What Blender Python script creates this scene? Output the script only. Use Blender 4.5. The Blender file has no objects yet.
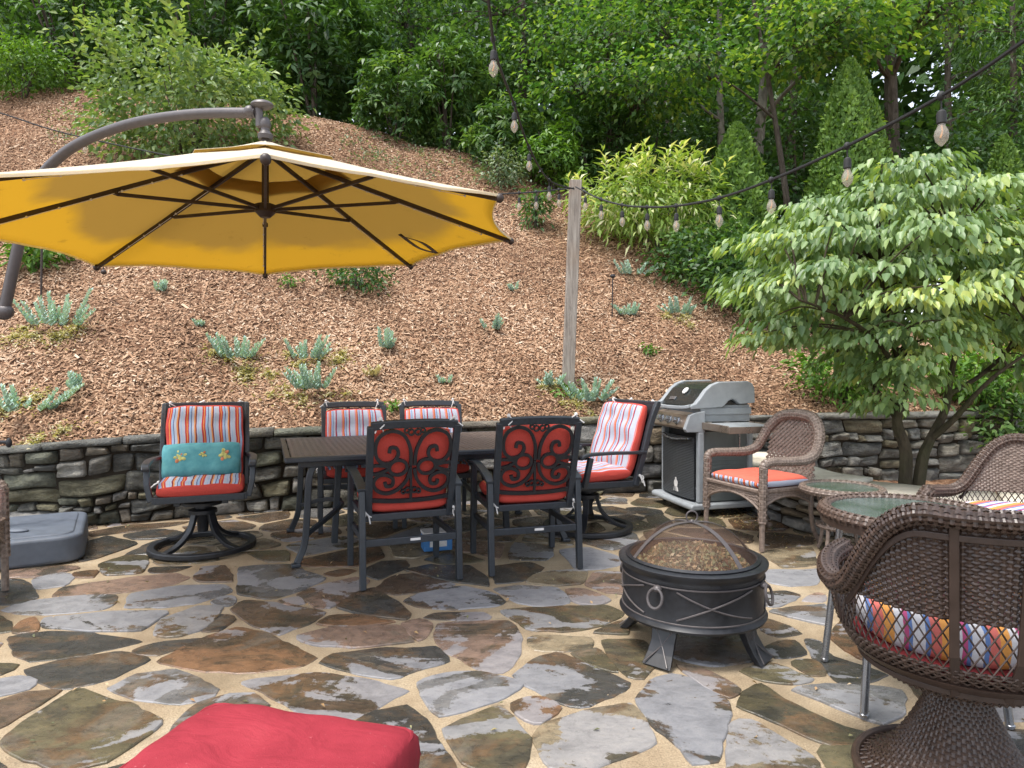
import bpy, bmesh, math, random
import numpy as np
from mathutils import Vector, Matrix, noise

SC = bpy.context.scene
COL = SC.collection
F, HZ, H = 683.0, 366.0, 1.3          # focal length in picture widths / eye height, used to lay out real sizes
R = math.radians
RNG = np.random.default_rng(7)
random.seed(7)

def at(px, py, Y): return Vector(((px-512)/F*Y, Y, H-(py-HZ)/F*Y))
def ground(px, py, z=0.0): return at(px, py, (H-z)*F/(py-HZ))

# ------------------------------------------------------------------ mesh helpers
class MB:
    def __init__(s): s.v=[]; s.f=[]; s.m=[]; s.uv={}
    def add(s, vs, fs, m=0):
        o=len(s.v); s.v.extend([tuple(v) for v in vs])
        for f in fs: s.f.append(tuple(i+o for i in f)); s.m.append(m)
        return o
    def box(s, c, d, rot=None, m=0, taper=1.0):
        x,y,z=d[0]/2,d[1]/2,d[2]/2; c=Vector(c)
        P=[Vector((a*x*(taper if k>0 else 1),b*y*(taper if k>0 else 1),k*z)) for k in(-1,1) for a,b in((-1,-1),(1,-1),(1,1),(-1,1))]
        if rot is not None: P=[rot@p for p in P]
        s.add([p+c for p in P],[(0,3,2,1),(4,5,6,7),(0,1,5,4),(1,2,6,5),(2,3,7,6),(3,0,4,7)],m)
    def sweep(s, path, prof, up=(0,0,1), closed=False, m=0, caps=True, scale=None):
        path=[Vector(p) for p in path]; n=len(path); k=len(prof); up=Vector(up); rings=[]
        for i,p in enumerate(path):
            if closed: t=path[(i+1)%n]-path[i-1]
            else: t=path[min(i+1,n-1)]-path[max(i-1,0)]
            t.normalize(); sd=t.cross(up)
            if sd.length<1e-3: sd=t.cross(Vector((0,1,0.01)))
            sd.normalize(); u2=sd.cross(t)
            q=1 if scale is None else scale(i/(n-1))
            rings.append([p+sd*a*q+u2*b*q for a,b in prof])
        o=len(s.v)
        for r in rings: s.v.extend([tuple(x) for x in r])
        for i in range(n if closed else n-1):
            j=(i+1)%n
            for a in range(k):
                b=(a+1)%k
                s.f.append((o+i*k+a,o+i*k+b,o+j*k+b,o+j*k+a)); s.m.append(m)
        if caps and not closed:
            s.f.append(tuple(o+a for a in range(k-1,-1,-1))); s.m.append(m)
            s.f.append(tuple(o+(n-1)*k+a for a in range(k))); s.m.append(m)
    def bar(s, p0, p1, w, h, up=(0,0,1), m=0):
        s.sweep([p0,p1],[(-w/2,-h/2),(w/2,-h/2),(w/2,h/2),(-w/2,h/2)],up,m=m)
    def flat(s, path, w, h, up=(0,0,1), closed=False, m=0):
        s.sweep(path,[(-w/2,-h/2),(w/2,-h/2),(w/2,h/2),(-w/2,h/2)],up,closed,m)
    def tube(s, path, r, n=8, closed=False, m=0, caps=True):
        path=[Vector(p) for p in path]; N=len(path)
        rr=(lambda i:r) if not callable(r) and not hasattr(r,'__len__') else ((lambda i:r[i]) if hasattr(r,'__len__') else (lambda i:r(i/(N-1))))
        t0=(path[1]-path[0]).normalized()
        a=Vector((0,0,1)) if abs(t0.z)<.9 else Vector((1,0,0))
        nrm=(a-t0*a.dot(t0)).normalized(); o=len(s.v)
        for i,p in enumerate(path):
            if closed: t=path[(i+1)%N]-path[i-1]
            else: t=path[min(i+1,N-1)]-path[max(i-1,0)]
            t.normalize(); nrm=(nrm-t*nrm.dot(t)).normalized(); b=t.cross(nrm)
            for k in range(n):
                th=2*math.pi*k/n; s.v.append(tuple(p+(nrm*math.cos(th)+b*math.sin(th))*rr(i)))
        for i in range(N if closed else N-1):
            j=(i+1)%N
            for k in range(n):
                l=(k+1)%n; s.f.append((o+i*n+k,o+i*n+l,o+j*n+l,o+j*n+k)); s.m.append(m)
        if caps and not closed:
            s.f.append(tuple(o+k for k in range(n-1,-1,-1))); s.m.append(m)
            s.f.append(tuple(o+(N-1)*n+k for k in range(n))); s.m.append(m)
    def lathe(s, prof, n=32, c=(0,0,0), m=0):
        o=len(s.v); k=len(prof)
        for i in range(n):
            a=2*math.pi*i/n
            for r,z in prof: s.v.append((c[0]+r*math.cos(a),c[1]+r*math.sin(a),c[2]+z))
        for i in range(n):
            j=(i+1)%n
            for a in range(k-1): s.f.append((o+i*k+a,o+j*k+a,o+j*k+a+1,o+i*k+a+1)); s.m.append(m)
    def ball(s, c, r, n=10, m=0):
        rx,ry,rz=(r,r,r) if not hasattr(r,'__len__') else r
        o=len(s.v); c=Vector(c)
        for i in range(n+1):
            ph=math.pi*i/n
            for j in range(n*2):
                th=math.pi*j/n
                s.v.append((c.x+rx*math.sin(ph)*math.cos(th),c.y+ry*math.sin(ph)*math.sin(th),c.z+rz*math.cos(ph)))
        for i in range(n):
            for j in range(2*n):
                l=(j+1)%(2*n); s.f.append((o+i*2*n+j,o+(i+1)*2*n+j,o+(i+1)*2*n+l,o+i*2*n+l)); s.m.append(m)
    def xform(s, M, start=0):
        for i in range(start,len(s.v)): s.v[i]=tuple(M@Vector(s.v[i]))
    def build(s, name, mats, parent=None, smooth=False, bevel=0, seg=2, sub=0, solid=0, loc=None, angle=35):
        me=bpy.data.meshes.new(name); me.from_pydata(s.v,[],s.f); 
        if not isinstance(mats,(list,tuple)): mats=[mats]
        for m in mats: me.materials.append(m)
        if any(s.m): me.polygons.foreach_set('material_index',s.m)
        if smooth:
            me.polygons.foreach_set('use_smooth',[True]*len(s.f))
        me.update()
        o=bpy.data.objects.new(name,me); COL.objects.link(o)
        if parent is not None: o.parent=parent
        if loc is not None: o.location=loc
        if solid:
            md=o.modifiers.new('solid','SOLIDIFY'); md.thickness=solid; md.offset=0
        if bevel:
            md=o.modifiers.new('bevel','BEVEL'); md.width=bevel; md.segments=seg; md.limit_method='ANGLE'; md.angle_limit=R(40)
            md.harden_normals=False
        if sub:
            md=o.modifiers.new('sub','SUBSURF'); md.levels=sub; md.render_levels=sub
        if smooth and not sub:
            try: me.set_sharp_from_angle(angle=R(angle))
            except Exception: pass
        return o

def np_mesh(name, V, Fa, mats, parent=None, attrs=None, smooth=False, uv=None):
    """V (n,3), Fa (m,k) -> one mesh object made quickly"""
    V=np.asarray(V,dtype=np.float32); Fa=np.asarray(Fa,dtype=np.int32); m,k=Fa.shape
    me=bpy.data.meshes.new(name)
    me.vertices.add(len(V)); me.vertices.foreach_set('co',V.ravel())
    me.loops.add(m*k); me.loops.foreach_set('vertex_index',Fa.ravel())
    me.polygons.add(m); me.polygons.foreach_set('loop_start',np.arange(m,dtype=np.int32)*k)
    if smooth: me.polygons.foreach_set('use_smooth',np.ones(m,dtype=bool))
    me.update(calc_edges=True)
    for an,(dom,ty,data) in (attrs or {}).items():
        a=me.attributes.new(an,ty,dom)
        a.data.foreach_set('value' if ty=='FLOAT' else 'color',np.asarray(data,dtype=np.float32).ravel())
    if uv is not None:
        l=me.uv_layers.new(name='UVMap'); l.data.foreach_set('uv',np.asarray(uv,dtype=np.float32)[Fa.ravel()].ravel())
    for mt in (mats if isinstance(mats,(list,tuple)) else [mats]): me.materials.append(mt)
    me.validate()
    o=bpy.data.objects.new(name,me); COL.objects.link(o)
    if parent is not None: o.parent=parent
    return o

def tag(o, label=None, cat=None, group=None, kind=None):
    if label: o['label']=label
    if cat: o['category']=cat
    if group: o['group']=group
    if kind: o['kind']=kind
    return o
def thing(name, label, cat, loc=(0,0,0), rz=0.0, group=None):
    o=bpy.data.objects.new(name,None); COL.objects.link(o); o.empty_display_size=.1
    o.location=loc; o.rotation_euler=(0,0,rz)
    return tag(o,label,cat,group)
def dup(root, loc, rz, label, group=None):
    r=root.copy(); COL.objects.link(r); r.location=loc; r.rotation_euler=(0,0,rz); r['label']=label
    if group: r['group']=group
    for ch in list(root.children):
        c=ch.copy(); COL.objects.link(c); c.parent=r
        for g in list(ch.children):
            d=g.copy(); COL.objects.link(d); d.parent=c
    return r
def face_rot(fx, fy): return math.atan2(-fx, fy)
def arc(c, r, a0, a1, n, plane='xz', y=0):
    P=[]
    for i in range(n+1):
        a=R(a0+(a1-a0)*i/n); u=c[0]+r*math.cos(a); w=c[1]+r*math.sin(a)
        P.append((u,y,w) if plane=='xz' else (u,w,y))
    return P
def spline(pts, n=8, closed=False):
    P=[Vector(p) for p in pts]; N=len(P); out=[]
    for i in range(N if closed else N-1):
        if closed: a,b,c,d=P[i-1],P[i],P[(i+1)%N],P[(i+2)%N]
        else: a,b,c,d=P[max(i-1,0)],P[i],P[i+1],P[min(i+2,N-1)]
        for k in range(n):
            t=k/n; t2=t*t; t3=t2*t
            out.append(.5*((2*b)+(c-a)*t+(2*a-5*b+4*c-d)*t2+(3*b-a-3*c+d)*t3))
    if not closed: out.append(P[-1])
    return out

# ------------------------------------------------------------------ materials
class NT:
    def __init__(s, name):
        s.m=bpy.data.materials.new(name); s.m.use_nodes=True; s.t=s.m.node_tree; s.t.nodes.clear()
        s.out=s.n('ShaderNodeOutputMaterial')
    def n(s, ty, **kw):
        x=s.t.nodes.new(ty)
        for k,v in kw.items(): setattr(x,k,v)
        return x
    def set(s, node, **kw):
        for k,v in kw.items():
            k=k.replace('_',' ')
            node.inputs[k].default_value=v
        return node
    def l(s,a,b): s.t.links.new(a,b)
    def coord(s, kind='Object', scale=(1,1,1), rot=(0,0,0)):
        c=s.n('ShaderNodeTexCoord'); mp=s.n('ShaderNodeMapping'); mp.inputs['Scale'].default_value=scale; mp.inputs['Rotation'].default_value=rot
        s.l(c.outputs[kind],mp.inputs[0]); return mp.outputs[0]
    def noise(s, vec, scale, detail=4, rough=.55, dist=0.0):
        x=s.n('ShaderNodeTexNoise'); x.inputs['Scale'].default_value=scale; x.inputs['Detail'].default_value=detail
        x.inputs['Roughness'].default_value=rough; x.inputs['Distortion'].default_value=dist
        if vec is not None: s.l(vec,x.inputs['Vector'])
        return x.outputs['Fac']
    def ramp(s, fac, stops, interp='LINEAR'):
        x=s.n('ShaderNodeValToRGB'); x.color_ramp.interpolation=interp; e=x.color_ramp.elements
        while len(e)<len(stops): e.new(.5)
        for i,(p,c) in enumerate(stops):
            e[i].position=p; e[i].color=(*c,1) if hasattr(c,'__len__') else (c,c,c,1)
        s.l(fac,x.inputs[0]); return x.outputs[0]
    def mix(s, fac, a, b, mode='MIX'):
        x=s.n('ShaderNodeMix',data_type='RGBA',blend_type=mode)
        for sock,v in((x.inputs[0],fac),(x.inputs[6],a),(x.inputs[7],b)):
            if hasattr(v,'links'): s.l(v,sock)
            elif hasattr(v,'__len__'): sock.default_value=(*v[:3],1)
            else: sock.default_value=v
        return x.outputs[2]
    def math(s, op, a, b=0.0, clamp=False):
        x=s.n('ShaderNodeMath',operation=op); x.use_clamp=clamp
        for sock,v in((x.inputs[0],a),(x.inputs[1],b)):
            if hasattr(v,'links'): s.l(v,sock)
            else: sock.default_value=v
        return x.outputs[0]
    def attr(s, name, out='Fac'):
        x=s.n('ShaderNodeAttribute',attribute_name=name); return x.outputs[out]
    def bump(s, h, strength=.3, dist=.01):
        x=s.n('ShaderNodeBump'); x.inputs['Strength'].default_value=strength; x.inputs['Distance'].default_value=dist
        s.l(h,x.inputs['Height']); return x.outputs[0]
    def pbr(s, col, rough=.5, metal=0.0, nrm=None, spec=.5, **kw):
        p=s.n('ShaderNodeBsdfPrincipled')
        for sock,v in((p.inputs['Base Color'],col),(p.inputs['Roughness'],rough),(p.inputs['Metallic'],metal)):
            if hasattr(v,'links'): s.l(v,sock)
            elif hasattr(v,'__len__'): sock.default_value=(*v[:3],1)
            else: sock.default_value=v
        p.inputs['Specular IOR Level'].default_value=spec
        if nrm is not None: s.l(nrm,p.inputs['Normal'])
        for k,v in kw.items(): p.inputs[k.replace('_',' ')].default_value=v
        return p
    def done(s, sh):
        s.l(sh.outputs[0] if hasattr(sh,'outputs') else sh, s.out.inputs[0]); return s.m

def simple(name, c, rough=.5, metal=0.0, var=.25, scale=25, bump=.1, spec=.5, wear=None):
    t=NT(name); v=t.coord(); n=t.noise(v,scale,5,.6)
    d=tuple(x*(1-var) for x in c); e=tuple(min(1,x*(1+var)) for x in c)
    col=t.ramp(n,[(.3,d),(.7,e)])
    if wear: col=t.mix(t.ramp(t.noise(v,scale*.35,6,.7),[(.6,0),(.72,1)]),col,wear)
    rr=t.ramp(n,[(.3,max(0,rough-.08)),(.7,min(1,rough+.08))])
    return t.done(t.pbr(col,rr,metal,t.bump(n,bump,.003) if bump else None,spec))

M={}
M['frame']=simple('charcoal_metal',(.022,.027,.034),.38,.0,.25,60,.06)
M['black']=simple('black_iron',(.012,.013,.016),.42,.0,.3,40,.12)
M['red']=simple('red_canvas',(.46,.06,.045),.85,0,.12,120,.25,.2)
M['coral']=simple('coral_canvas',(.58,.12,.08),.85,0,.12,120,.25,.2)
M['pole']=simple('umbrella_grey_metal',(.085,.075,.075),.45,.2,.12,30,.04)
M['rib']=simple('rib_brown_metal',(.03,.017,.012),.5,0,.2,30,.04)
M['base_plastic']=simple('blue_grey_plastic',(.085,.10,.125),.55,0,.18,14,.1)
M['tabletop']=simple('cast_bronze_tabletop',(.16,.125,.105),.42,.15,.25,30,.1)
M['chrome']=simple('steel_tube',(.30,.31,.33),.25,.8,.1,20,0)
M['grill_grey']=simple('grey_enamel',(.30,.32,.335),.42,.1,.1,12,.03)
M['grill_dark']=simple('dark_lid_enamel',(.018,.022,.022),.22,0,.15,12,.0)
M['stainless']=simple('brushed_stainless',(.33,.27,.22),.32,.75,.2,10,.04)
M['grill_side']=simple('grey_green_panel',(.10,.11,.105),.55,0,.12,14,.05)
M['rubber']=simple('black_rubber',(.012,.012,.012),.7,0,.2,30,.05)
M['white']=simple('white_cotton',(.62,.6,.58),.8,0,.1,60,.1)
M['glassbulb']=None
# ---- fabrics
def stripes(name, cols, reps, axis=0, rough=.85):
    t=NT(name); u=t.n('ShaderNodeUVMap',uv_map='UVMap'); sp=t.n('ShaderNodeSeparateXYZ'); t.l(u.outputs[0],sp.inputs[0])
    w=t.noise(t.coord(scale=(1,1,1)),9,2,.5)
    x=t.math('ADD',t.math('MULTIPLY',sp.outputs[axis],reps),t.math('MULTIPLY',w,.12))
    fr=t.math('FRACT',x); tot=sum(c[1] for c in cols); p=0; st=[]
    for c,wd in cols: st.append((p/tot,c)); p+=wd
    col=t.ramp(fr,st,'CONSTANT')
    weave=t.noise(t.coord(),260,2,.5)
    col=t.mix(.12,col,t.ramp(weave,[(.3,(.1,.1,.1)),(.7,(.9,.9,.9))]),'MULTIPLY')
    return t.done(t.pbr(col,rough,0,t.bump(weave,.25,.002),.2))
WH=(.41,.43,.50); BLU=(.05,.07,.17); REDS=(.44,.045,.04); ORA=(.62,.25,.08); SKY=(.30,.40,.55); PINK=(.6,.2,.2); BUR=(.16,.02,.035)
M['stripe']=stripes('striped_canvas',[(WH,1.5),(REDS,.8),(ORA,.5),(REDS,.6),(SKY,1.1),(BLU,.35),(WH,1.2),(ORA,.7),(BUR,.6),(WH,.7),(SKY,.5)],4.6)
M['stripe_pale']=stripes('pale_striped_canvas',[(WH,2.0),(PINK,.7),(ORA,.5),(REDS,.5),(SKY,.9),(BLU,.3),(WH,1.3),(REDS,.6),(BLU,.25),(WH,.8)],4.4)
M['stripe_bold']=stripes('bold_striped_canvas',[((.5,.5,.53),1.2),((.10,.17,.36),.5),((.5,.13,.11),1.0),((.58,.27,.07),1.1),((.5,.5,.53),.9),((.38,.07,.17),.5),((.10,.17,.36),.4)],4.2)
def teal():
    t=NT('teal_print_canvas'); u=t.n('ShaderNodeUVMap',uv_map='UVMap'); n=t.noise(t.coord(),14,3,.6)
    col=t.ramp(n,[(.3,(.07,.25,.28)),(.7,(.13,.36,.38))])
    return t.done(t.pbr(col,.85,0,t.bump(t.noise(t.coord(),240,2),.25,.002),.2))
M['teal']=teal()
M['print']=simple('pale_yellow_print',(.46,.45,.16),.85,0,.35,40,.2,.2)
M['print_red']=simple('coral_print',(.5,.2,.1),.85,0,.3,40,.2,.2)
def crimson():
    t=NT('crimson_canvas'); v=t.coord(); n=t.noise(v,5,5,.6); w=t.noise(v,320,2,.5); sp=t.noise(v,75,4,.7)
    col=t.ramp(n,[(.25,(.19,.015,.024)),(.55,(.26,.024,.036)),(.8,(.32,.038,.05))])
    col=t.mix(t.ramp(sp,[(.66,0),(.72,.55)]),col,(.52,.16,.17)); col=t.mix(t.ramp(t.noise(v,2.6,5,.65),[(.56,0),(.72,.45)]),col,(.20,.018,.03))
    cr=t.noise(t.coord(scale=(1,2.2,1),rot=(0,0,.5)),4.5,3,.5,1.2)
    return t.done(t.pbr(col,.82,0,t.bump(t.math('ADD',t.math('MULTIPLY',cr,1.0),t.math('MULTIPLY',w,.10)),.5,.03),.2))
M['cushion_red']=crimson()

def canopy(name, refl, trans, tfac):
    t=NT(name); v=t.coord()
    c=t.n('ShaderNodeTexCoord'); ln=t.n('ShaderNodeVectorMath',operation='LENGTH'); sx=t.n('ShaderNodeVectorMath',operation='MULTIPLY')
    t.l(c.outputs['Object'],sx.inputs[0]); sx.inputs[1].default_value=(1,1,0); t.l(sx.outputs[0],ln.inputs[0])
    # ragged band towards the hem: brighter, yellower translucent colour than the cloth above
    hem_band=t.ramp(t.math('ADD',ln.outputs['Value'],t.math('MULTIPLY',t.noise(v,2.2,3,.5),.22)),[(.0,0),(1.0,0)])
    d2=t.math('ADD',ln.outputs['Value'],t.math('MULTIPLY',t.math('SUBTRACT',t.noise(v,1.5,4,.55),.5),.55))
    hem_band=t.math('MULTIPLY',t.math('SUBTRACT',d2,1.04),8,True)
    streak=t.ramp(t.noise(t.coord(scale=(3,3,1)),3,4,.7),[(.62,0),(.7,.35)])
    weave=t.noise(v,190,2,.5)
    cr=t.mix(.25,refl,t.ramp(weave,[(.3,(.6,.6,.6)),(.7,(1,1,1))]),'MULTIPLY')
    ct=t.mix(hem_band,tuple(x*.72 for x in trans),(trans[0]*.98,trans[1]*.94,trans[2]*.55))
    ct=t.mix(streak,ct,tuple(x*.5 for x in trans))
    d=t.n('ShaderNodeBsdfDiffuse'); t.l(cr,d.inputs[0]); tr=t.n('ShaderNodeBsdfTranslucent'); t.l(ct,tr.inputs[0])
    mx=t.n('ShaderNodeMixShader'); mx.inputs[0].default_value=tfac; t.l(d.outputs[0],mx.inputs[1]); t.l(tr.outputs[0],mx.inputs[2])
    return t.done(mx)
M['canopy_out']=canopy('cream_canopy',(.80,.73,.58),(.95,.82,.50),.42)
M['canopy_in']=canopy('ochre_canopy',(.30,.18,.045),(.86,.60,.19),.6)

# ---- wicker
def wicker(name, a, b, rough=.45):
    t=NT(name); v=t.coord(); n=t.noise(v,45,4,.65)
    col=t.ramp(n,[(.3,a),(.72,b)]); return t.done(t.pbr(col,rough,0,t.bump(t.noise(v,160,3),.3,.002),.5))
M['wicker']=wicker('brown_wicker',(.045,.028,.02),(.11,.072,.054))
M['wicker_dark']=wicker('dark_wicker',(.022,.013,.010),(.062,.038,.028),.38)
M['wicker_pale']=wicker('weathered_wicker',(.10,.072,.055),(.26,.20,.165),.5)

# ---- stone
def stone_floor():
    t=NT('wet_flagstone'); c=t.attr('stone','Color'); al=t.attr('patch'); v=t.coord()
    sh=t.n('ShaderNodeVectorMath',operation='ADD'); sc=t.n('ShaderNodeVectorMath',operation='SCALE'); t.l(c,sc.inputs[0]); sc.inputs['Scale'].default_value=37
    t.l(v,sh.inputs[0]); t.l(sc.outputs[0],sh.inputs[1]); vv=sh.outputs[0]
    st=t.n('ShaderNodeMapping'); st.inputs['Scale'].default_value=(1,1.6,1); st.inputs['Rotation'].default_value=(0,0,.5); t.l(vv,st.inputs[0])
    n1=t.noise(st.outputs[0],9,8,.74,.35); n2=t.noise(vv,30,7,.75); n3=t.noise(st.outputs[0],1.7,5,.55,1.0); n4=t.noise(st.outputs[0],2.3,7,.66,.7); n5=t.noise(vv,3.1,5,.6,.6)
    second=t.ramp(n5,[(.30,(.02,.021,.02)),(.44,(.055,.05,.036)),(.53,(.105,.066,.038)),(.62,(.11,.098,.078)),(.74,(.17,.12,.085))])
    col=t.mix(t.ramp(n4,[(.47,0),(.55,.85)]),c,second)
    col=t.mix(.9,col,t.ramp(n1,[(.22,(.42,.42,.41)),(.45,(.95,.94,.92)),(.75,(1.7,1.62,1.5))]),'MULTIPLY')
    col=t.mix(t.ramp(n1,[(.60,0),(.70,.45)]),col,(.19,.085,.035))
    col=t.mix(t.ramp(n2,[(.50,0),(.70,.6)]),col,(.014,.014,.013))
    pv=t.math('ADD',t.math('ADD',n3,t.math('MULTIPLY',t.math('SUBTRACT',n2,.5),.22)),al)
    pm=t.ramp(pv,[(.560,0),(.585,1)])
    pale=t.mix(.9,t.mix(.30,(.26,.26,.272),c),t.ramp(n1,[(.25,(.45,.45,.46)),(.5,(.95,.95,.95)),(.75,(1.3,1.27,1.22))]),'MULTIPLY')
    pale=t.mix(t.ramp(n2,[(.55,0),(.70,.6)]),pale,(.12,.115,.11))
    col=t.mix(pm,col,pale)
    ro=t.mix(pm,t.ramp(n2,[(.3,.08),(.7,.34)]),t.ramp(n2,[(.3,.26),(.7,.55)]))
    hgt=t.math('ADD',t.math('MULTIPLY',n1,.7),t.math('MULTIPLY',n2,.3))
    return t.done(t.pbr(col,ro,0,t.bump(hgt,.55,.014),.5))
M['flag']=stone_floor()
def mortar():
    t=NT('sandy_mortar'); v=t.coord(); n=t.noise(v,3.5,5,.6); g=t.noise(v,140,3,.7)
    col=t.mix(.8,t.ramp(n,[(.25,(.25,.185,.115)),(.55,(.39,.31,.205)),(.8,(.47,.395,.285))]),t.ramp(g,[(.3,(.5,.46,.42)),(.7,(1.25,1.25,1.25))]),'MULTIPLY')
    pb=t.n('ShaderNodeTexVoronoi'); pb.inputs['Scale'].default_value=75; t.l(v,pb.inputs['Vector']); col=t.mix(t.ramp(pb.outputs['Distance'],[(.12,.55),(.22,0)]),col,(.13,.10,.07))
    col=t.mix(t.ramp(t.noise(v,6,6,.7),[(.56,0),(.72,.6)]),col,(.10,.085,.06))
    col=t.mix(t.ramp(t.noise(v,1.3,5,.6),[(.55,0),(.7,.55)]),col,(.15,.115,.07))
    return t.done(t.pbr(col,.75,0,t.bump(t.math('ADD',g,t.noise(v,22,4)),.6,.012),.3))
M['mortar']=mortar()
def wall_stone():
    t=NT('lichen_wall_stone'); c=t.attr('stone','Color'); v=t.coord()
    n1=t.noise(t.coord(scale=(1,1,2.4)),7,7,.7,.6); n2=t.noise(v,38,5,.7)
    col=t.mix(.85,c,t.ramp(n1,[(.25,(.30,.30,.29)),(.5,(1.05,1.05,1.05)),(.72,(1.9,1.85,1.7))]),'MULTIPLY')
    col=t.mix(t.ramp(t.noise(v,4.5,5,.65),[(.54,0),(.70,.42)]),col,(.10,.10,.045))
    col=t.mix(t.ramp(n2,[(.62,0),(.74,.5)]),col,(.36,.36,.33))
    return t.done(t.pbr(col,.8,0,t.bump(t.math('ADD',n1,t.math('MULTIPLY',n2,.7)),1.0,.04),.3))
M['wallstone']=wall_stone()
def cap_stone():
    t=NT('pale_capstone'); c=t.attr('stone','Color'); n1=t.noise(t.coord(),6,7,.7,.5)
    col=t.mix(.7,c,t.ramp(n1,[(.25,(.5,.48,.44)),(.5,(1,1,1)),(.75,(1.35,1.33,1.3))]),'MULTIPLY')
    return t.done(t.pbr(col,.75,0,t.bump(n1,.6,.015),.3))
M['capstone']=cap_stone()
M['soil_core']=simple('dark_soil',(.04,.033,.025),.95,0,.4,9,.4,.1)
def mulch(name='bark_mulch',k=1.0):
    t=NT(name); v=t.coord()
    vo=t.n('ShaderNodeTexVoronoi',feature='F1'); vo.inputs['Scale'].default_value=34; 
    mp=t.coord(scale=(1,.55,1),rot=(0,0,.6)); nz=t.n('ShaderNodeTexNoise'); nz.inputs['Scale'].default_value=9; t.l(mp,nz.inputs['Vector'])
    mv=t.n('ShaderNodeVectorMath',operation='ADD'); ms=t.n('ShaderNodeVectorMath',operation='SCALE'); ms.inputs['Scale'].default_value=.2; t.l(nz.outputs['Color'],ms.inputs[0]); t.l(mp,mv.inputs[0]); t.l(ms.outputs[0],mv.inputs[1])
    t.l(mv.outputs[0],vo.inputs['Vector'])
    sp=t.n('ShaderNodeSeparateColor'); t.l(vo.outputs['Color'],sp.inputs[0])
    col=t.ramp(sp.outputs[0],[(0,(.05*k,.026*k,.016*k)),(.35,(.16*k,.085*k,.05*k)),(.7,(.26*k,.145*k,.085*k)),(1,(.38*k,.25*k,.16*k))])
    big=t.noise(v,.8,4,.6); col=t.mix(.6,col,t.ramp(big,[(.3,(.62,.6,.58)),(.7,(1.25,1.2,1.15))]),'MULTIPLY')
    return t.done(t.pbr(col,.9,0,t.bump(vo.outputs['Distance'],.9,.03),.15))
M['mulch']=mulch()
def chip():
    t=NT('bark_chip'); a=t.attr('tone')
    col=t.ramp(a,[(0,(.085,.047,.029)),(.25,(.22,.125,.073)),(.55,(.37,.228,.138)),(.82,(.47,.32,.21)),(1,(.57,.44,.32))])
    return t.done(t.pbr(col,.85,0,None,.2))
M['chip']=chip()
def timber():
    t=NT('weathered_timber'); v=t.coord(scale=(9,9,.7)); n=t.noise(v,5,6,.7,.5)
    col=t.ramp(n,[(.25,(.12,.10,.085)),(.5,(.27,.235,.20)),(.75,(.40,.36,.31))])
    col=t.mix(t.ramp(t.noise(t.coord(),1.6,3),[(.5,0),(.75,.5)]),col,(.28,.17,.09))
    return t.done(t.pbr(col,.8,0,t.bump(n,.5,.01),.2))
M['wood']=timber()
def bark(name,a,b,moss=None):
    t=NT(name); n=t.noise(t.coord(scale=(1,1,.35)),12,6,.7,.5); col=t.ramp(n,[(.3,a),(.7,b)])
    if moss: col=t.mix(t.ramp(t.noise(t.coord(),3,4),[(.45,0),(.65,.7)]),col,moss)
    return t.done(t.pbr(col,.9,0,t.bump(n,.9,.03),.2))
M['bark']=bark('grey_bark',(.035,.027,.02),(.12,.10,.08))
M['bark_pale']=bark('pale_lichen_bark',(.07,.062,.05),(.25,.235,.20))
M['bark_moss']=bark('mossy_bark',(.03,.024,.016),(.085,.068,.045),(.045,.05,.018))
def leaf(name, stops, trans=.32, rough=.45, spec=.4):
    t=NT(name); a=t.attr('tone'); col=t.ramp(a,stops)
    p=t.pbr(col,rough,0,None,spec); tr=t.n('ShaderNodeBsdfTranslucent')
    ct=t.mix(1.0,col,(1.5,1.55,.5),'MULTIPLY'); t.l(ct,tr.inputs[0])
    mx=t.n('ShaderNodeMixShader'); mx.inputs[0].default_value=trans; t.l(p.outputs[0],mx.inputs[1]); t.l(tr.outputs[0],mx.inputs[2]); return t.done(mx)
M['leaf_dark']=leaf('dark_evergreen_leaf',[(0,(.03,.075,.025)),(.6,(.06,.13,.04)),(1,(.12,.22,.065))])
M['leaf_mid']=leaf('mid_green_leaf',[(0,(.025,.065,.02)),(.6,(.065,.14,.04)),(1,(.14,.23,.065))])
M['leaf_bright']=leaf('bright_green_leaf',[(0,(.05,.12,.018)),(.6,(.11,.225,.035)),(1,(.20,.33,.06))])
M['leaf_maple']=leaf('maple_leaf',[(0,(.025,.075,.022)),(.55,(.075,.165,.042)),(.85,(.14,.24,.055)),(1,(.24,.33,.07))],.40)
M['leaf_dogwood']=leaf('dogwood_leaf',[(0,(.08,.15,.055)),(.5,(.18,.275,.11)),(.82,(.28,.375,.14)),(1,(.42,.48,.13))],.33,.42,.5)
M['leaf_pale']=leaf('pale_viburnum_leaf',[(0,(.07,.13,.05)),(.6,(.15,.24,.09)),(1,(.28,.36,.14))],.3)
M['leaf_var']=leaf('variegated_leaf',[(0,(.10,.18,.03)),(.5,(.20,.30,.06)),(.82,(.28,.38,.09)),(.9,(.5,.52,.26)),(1,(.62,.62,.38))],.35)
M['leaf_cone']=leaf('arborvitae_leaf',[(0,(.05,.12,.02)),(.6,(.12,.22,.04)),(1,(.21,.33,.065))],.25,.6)
M['leaf_sedum']=leaf('blue_sedum_leaf',[(0,(.17,.28,.25)),(.6,(.32,.46,.42)),(1,(.46,.58,.54))],.2)
M['leaf_straw']=leaf('straw_sedum_leaf',[(0,(.26,.25,.10)),(.5,(.46,.40,.24)),(1,(.62,.56,.42))],.25)
M['leaf_var2']=leaf('silver_edged_leaf',[(0,(.06,.12,.05)),(.6,(.16,.23,.12)),(1,(.38,.43,.30))],.25)
M['soil']=simple('red_brown_litter',(.13,.065,.035),.95,0,.5,30,.8,.1)
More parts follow.
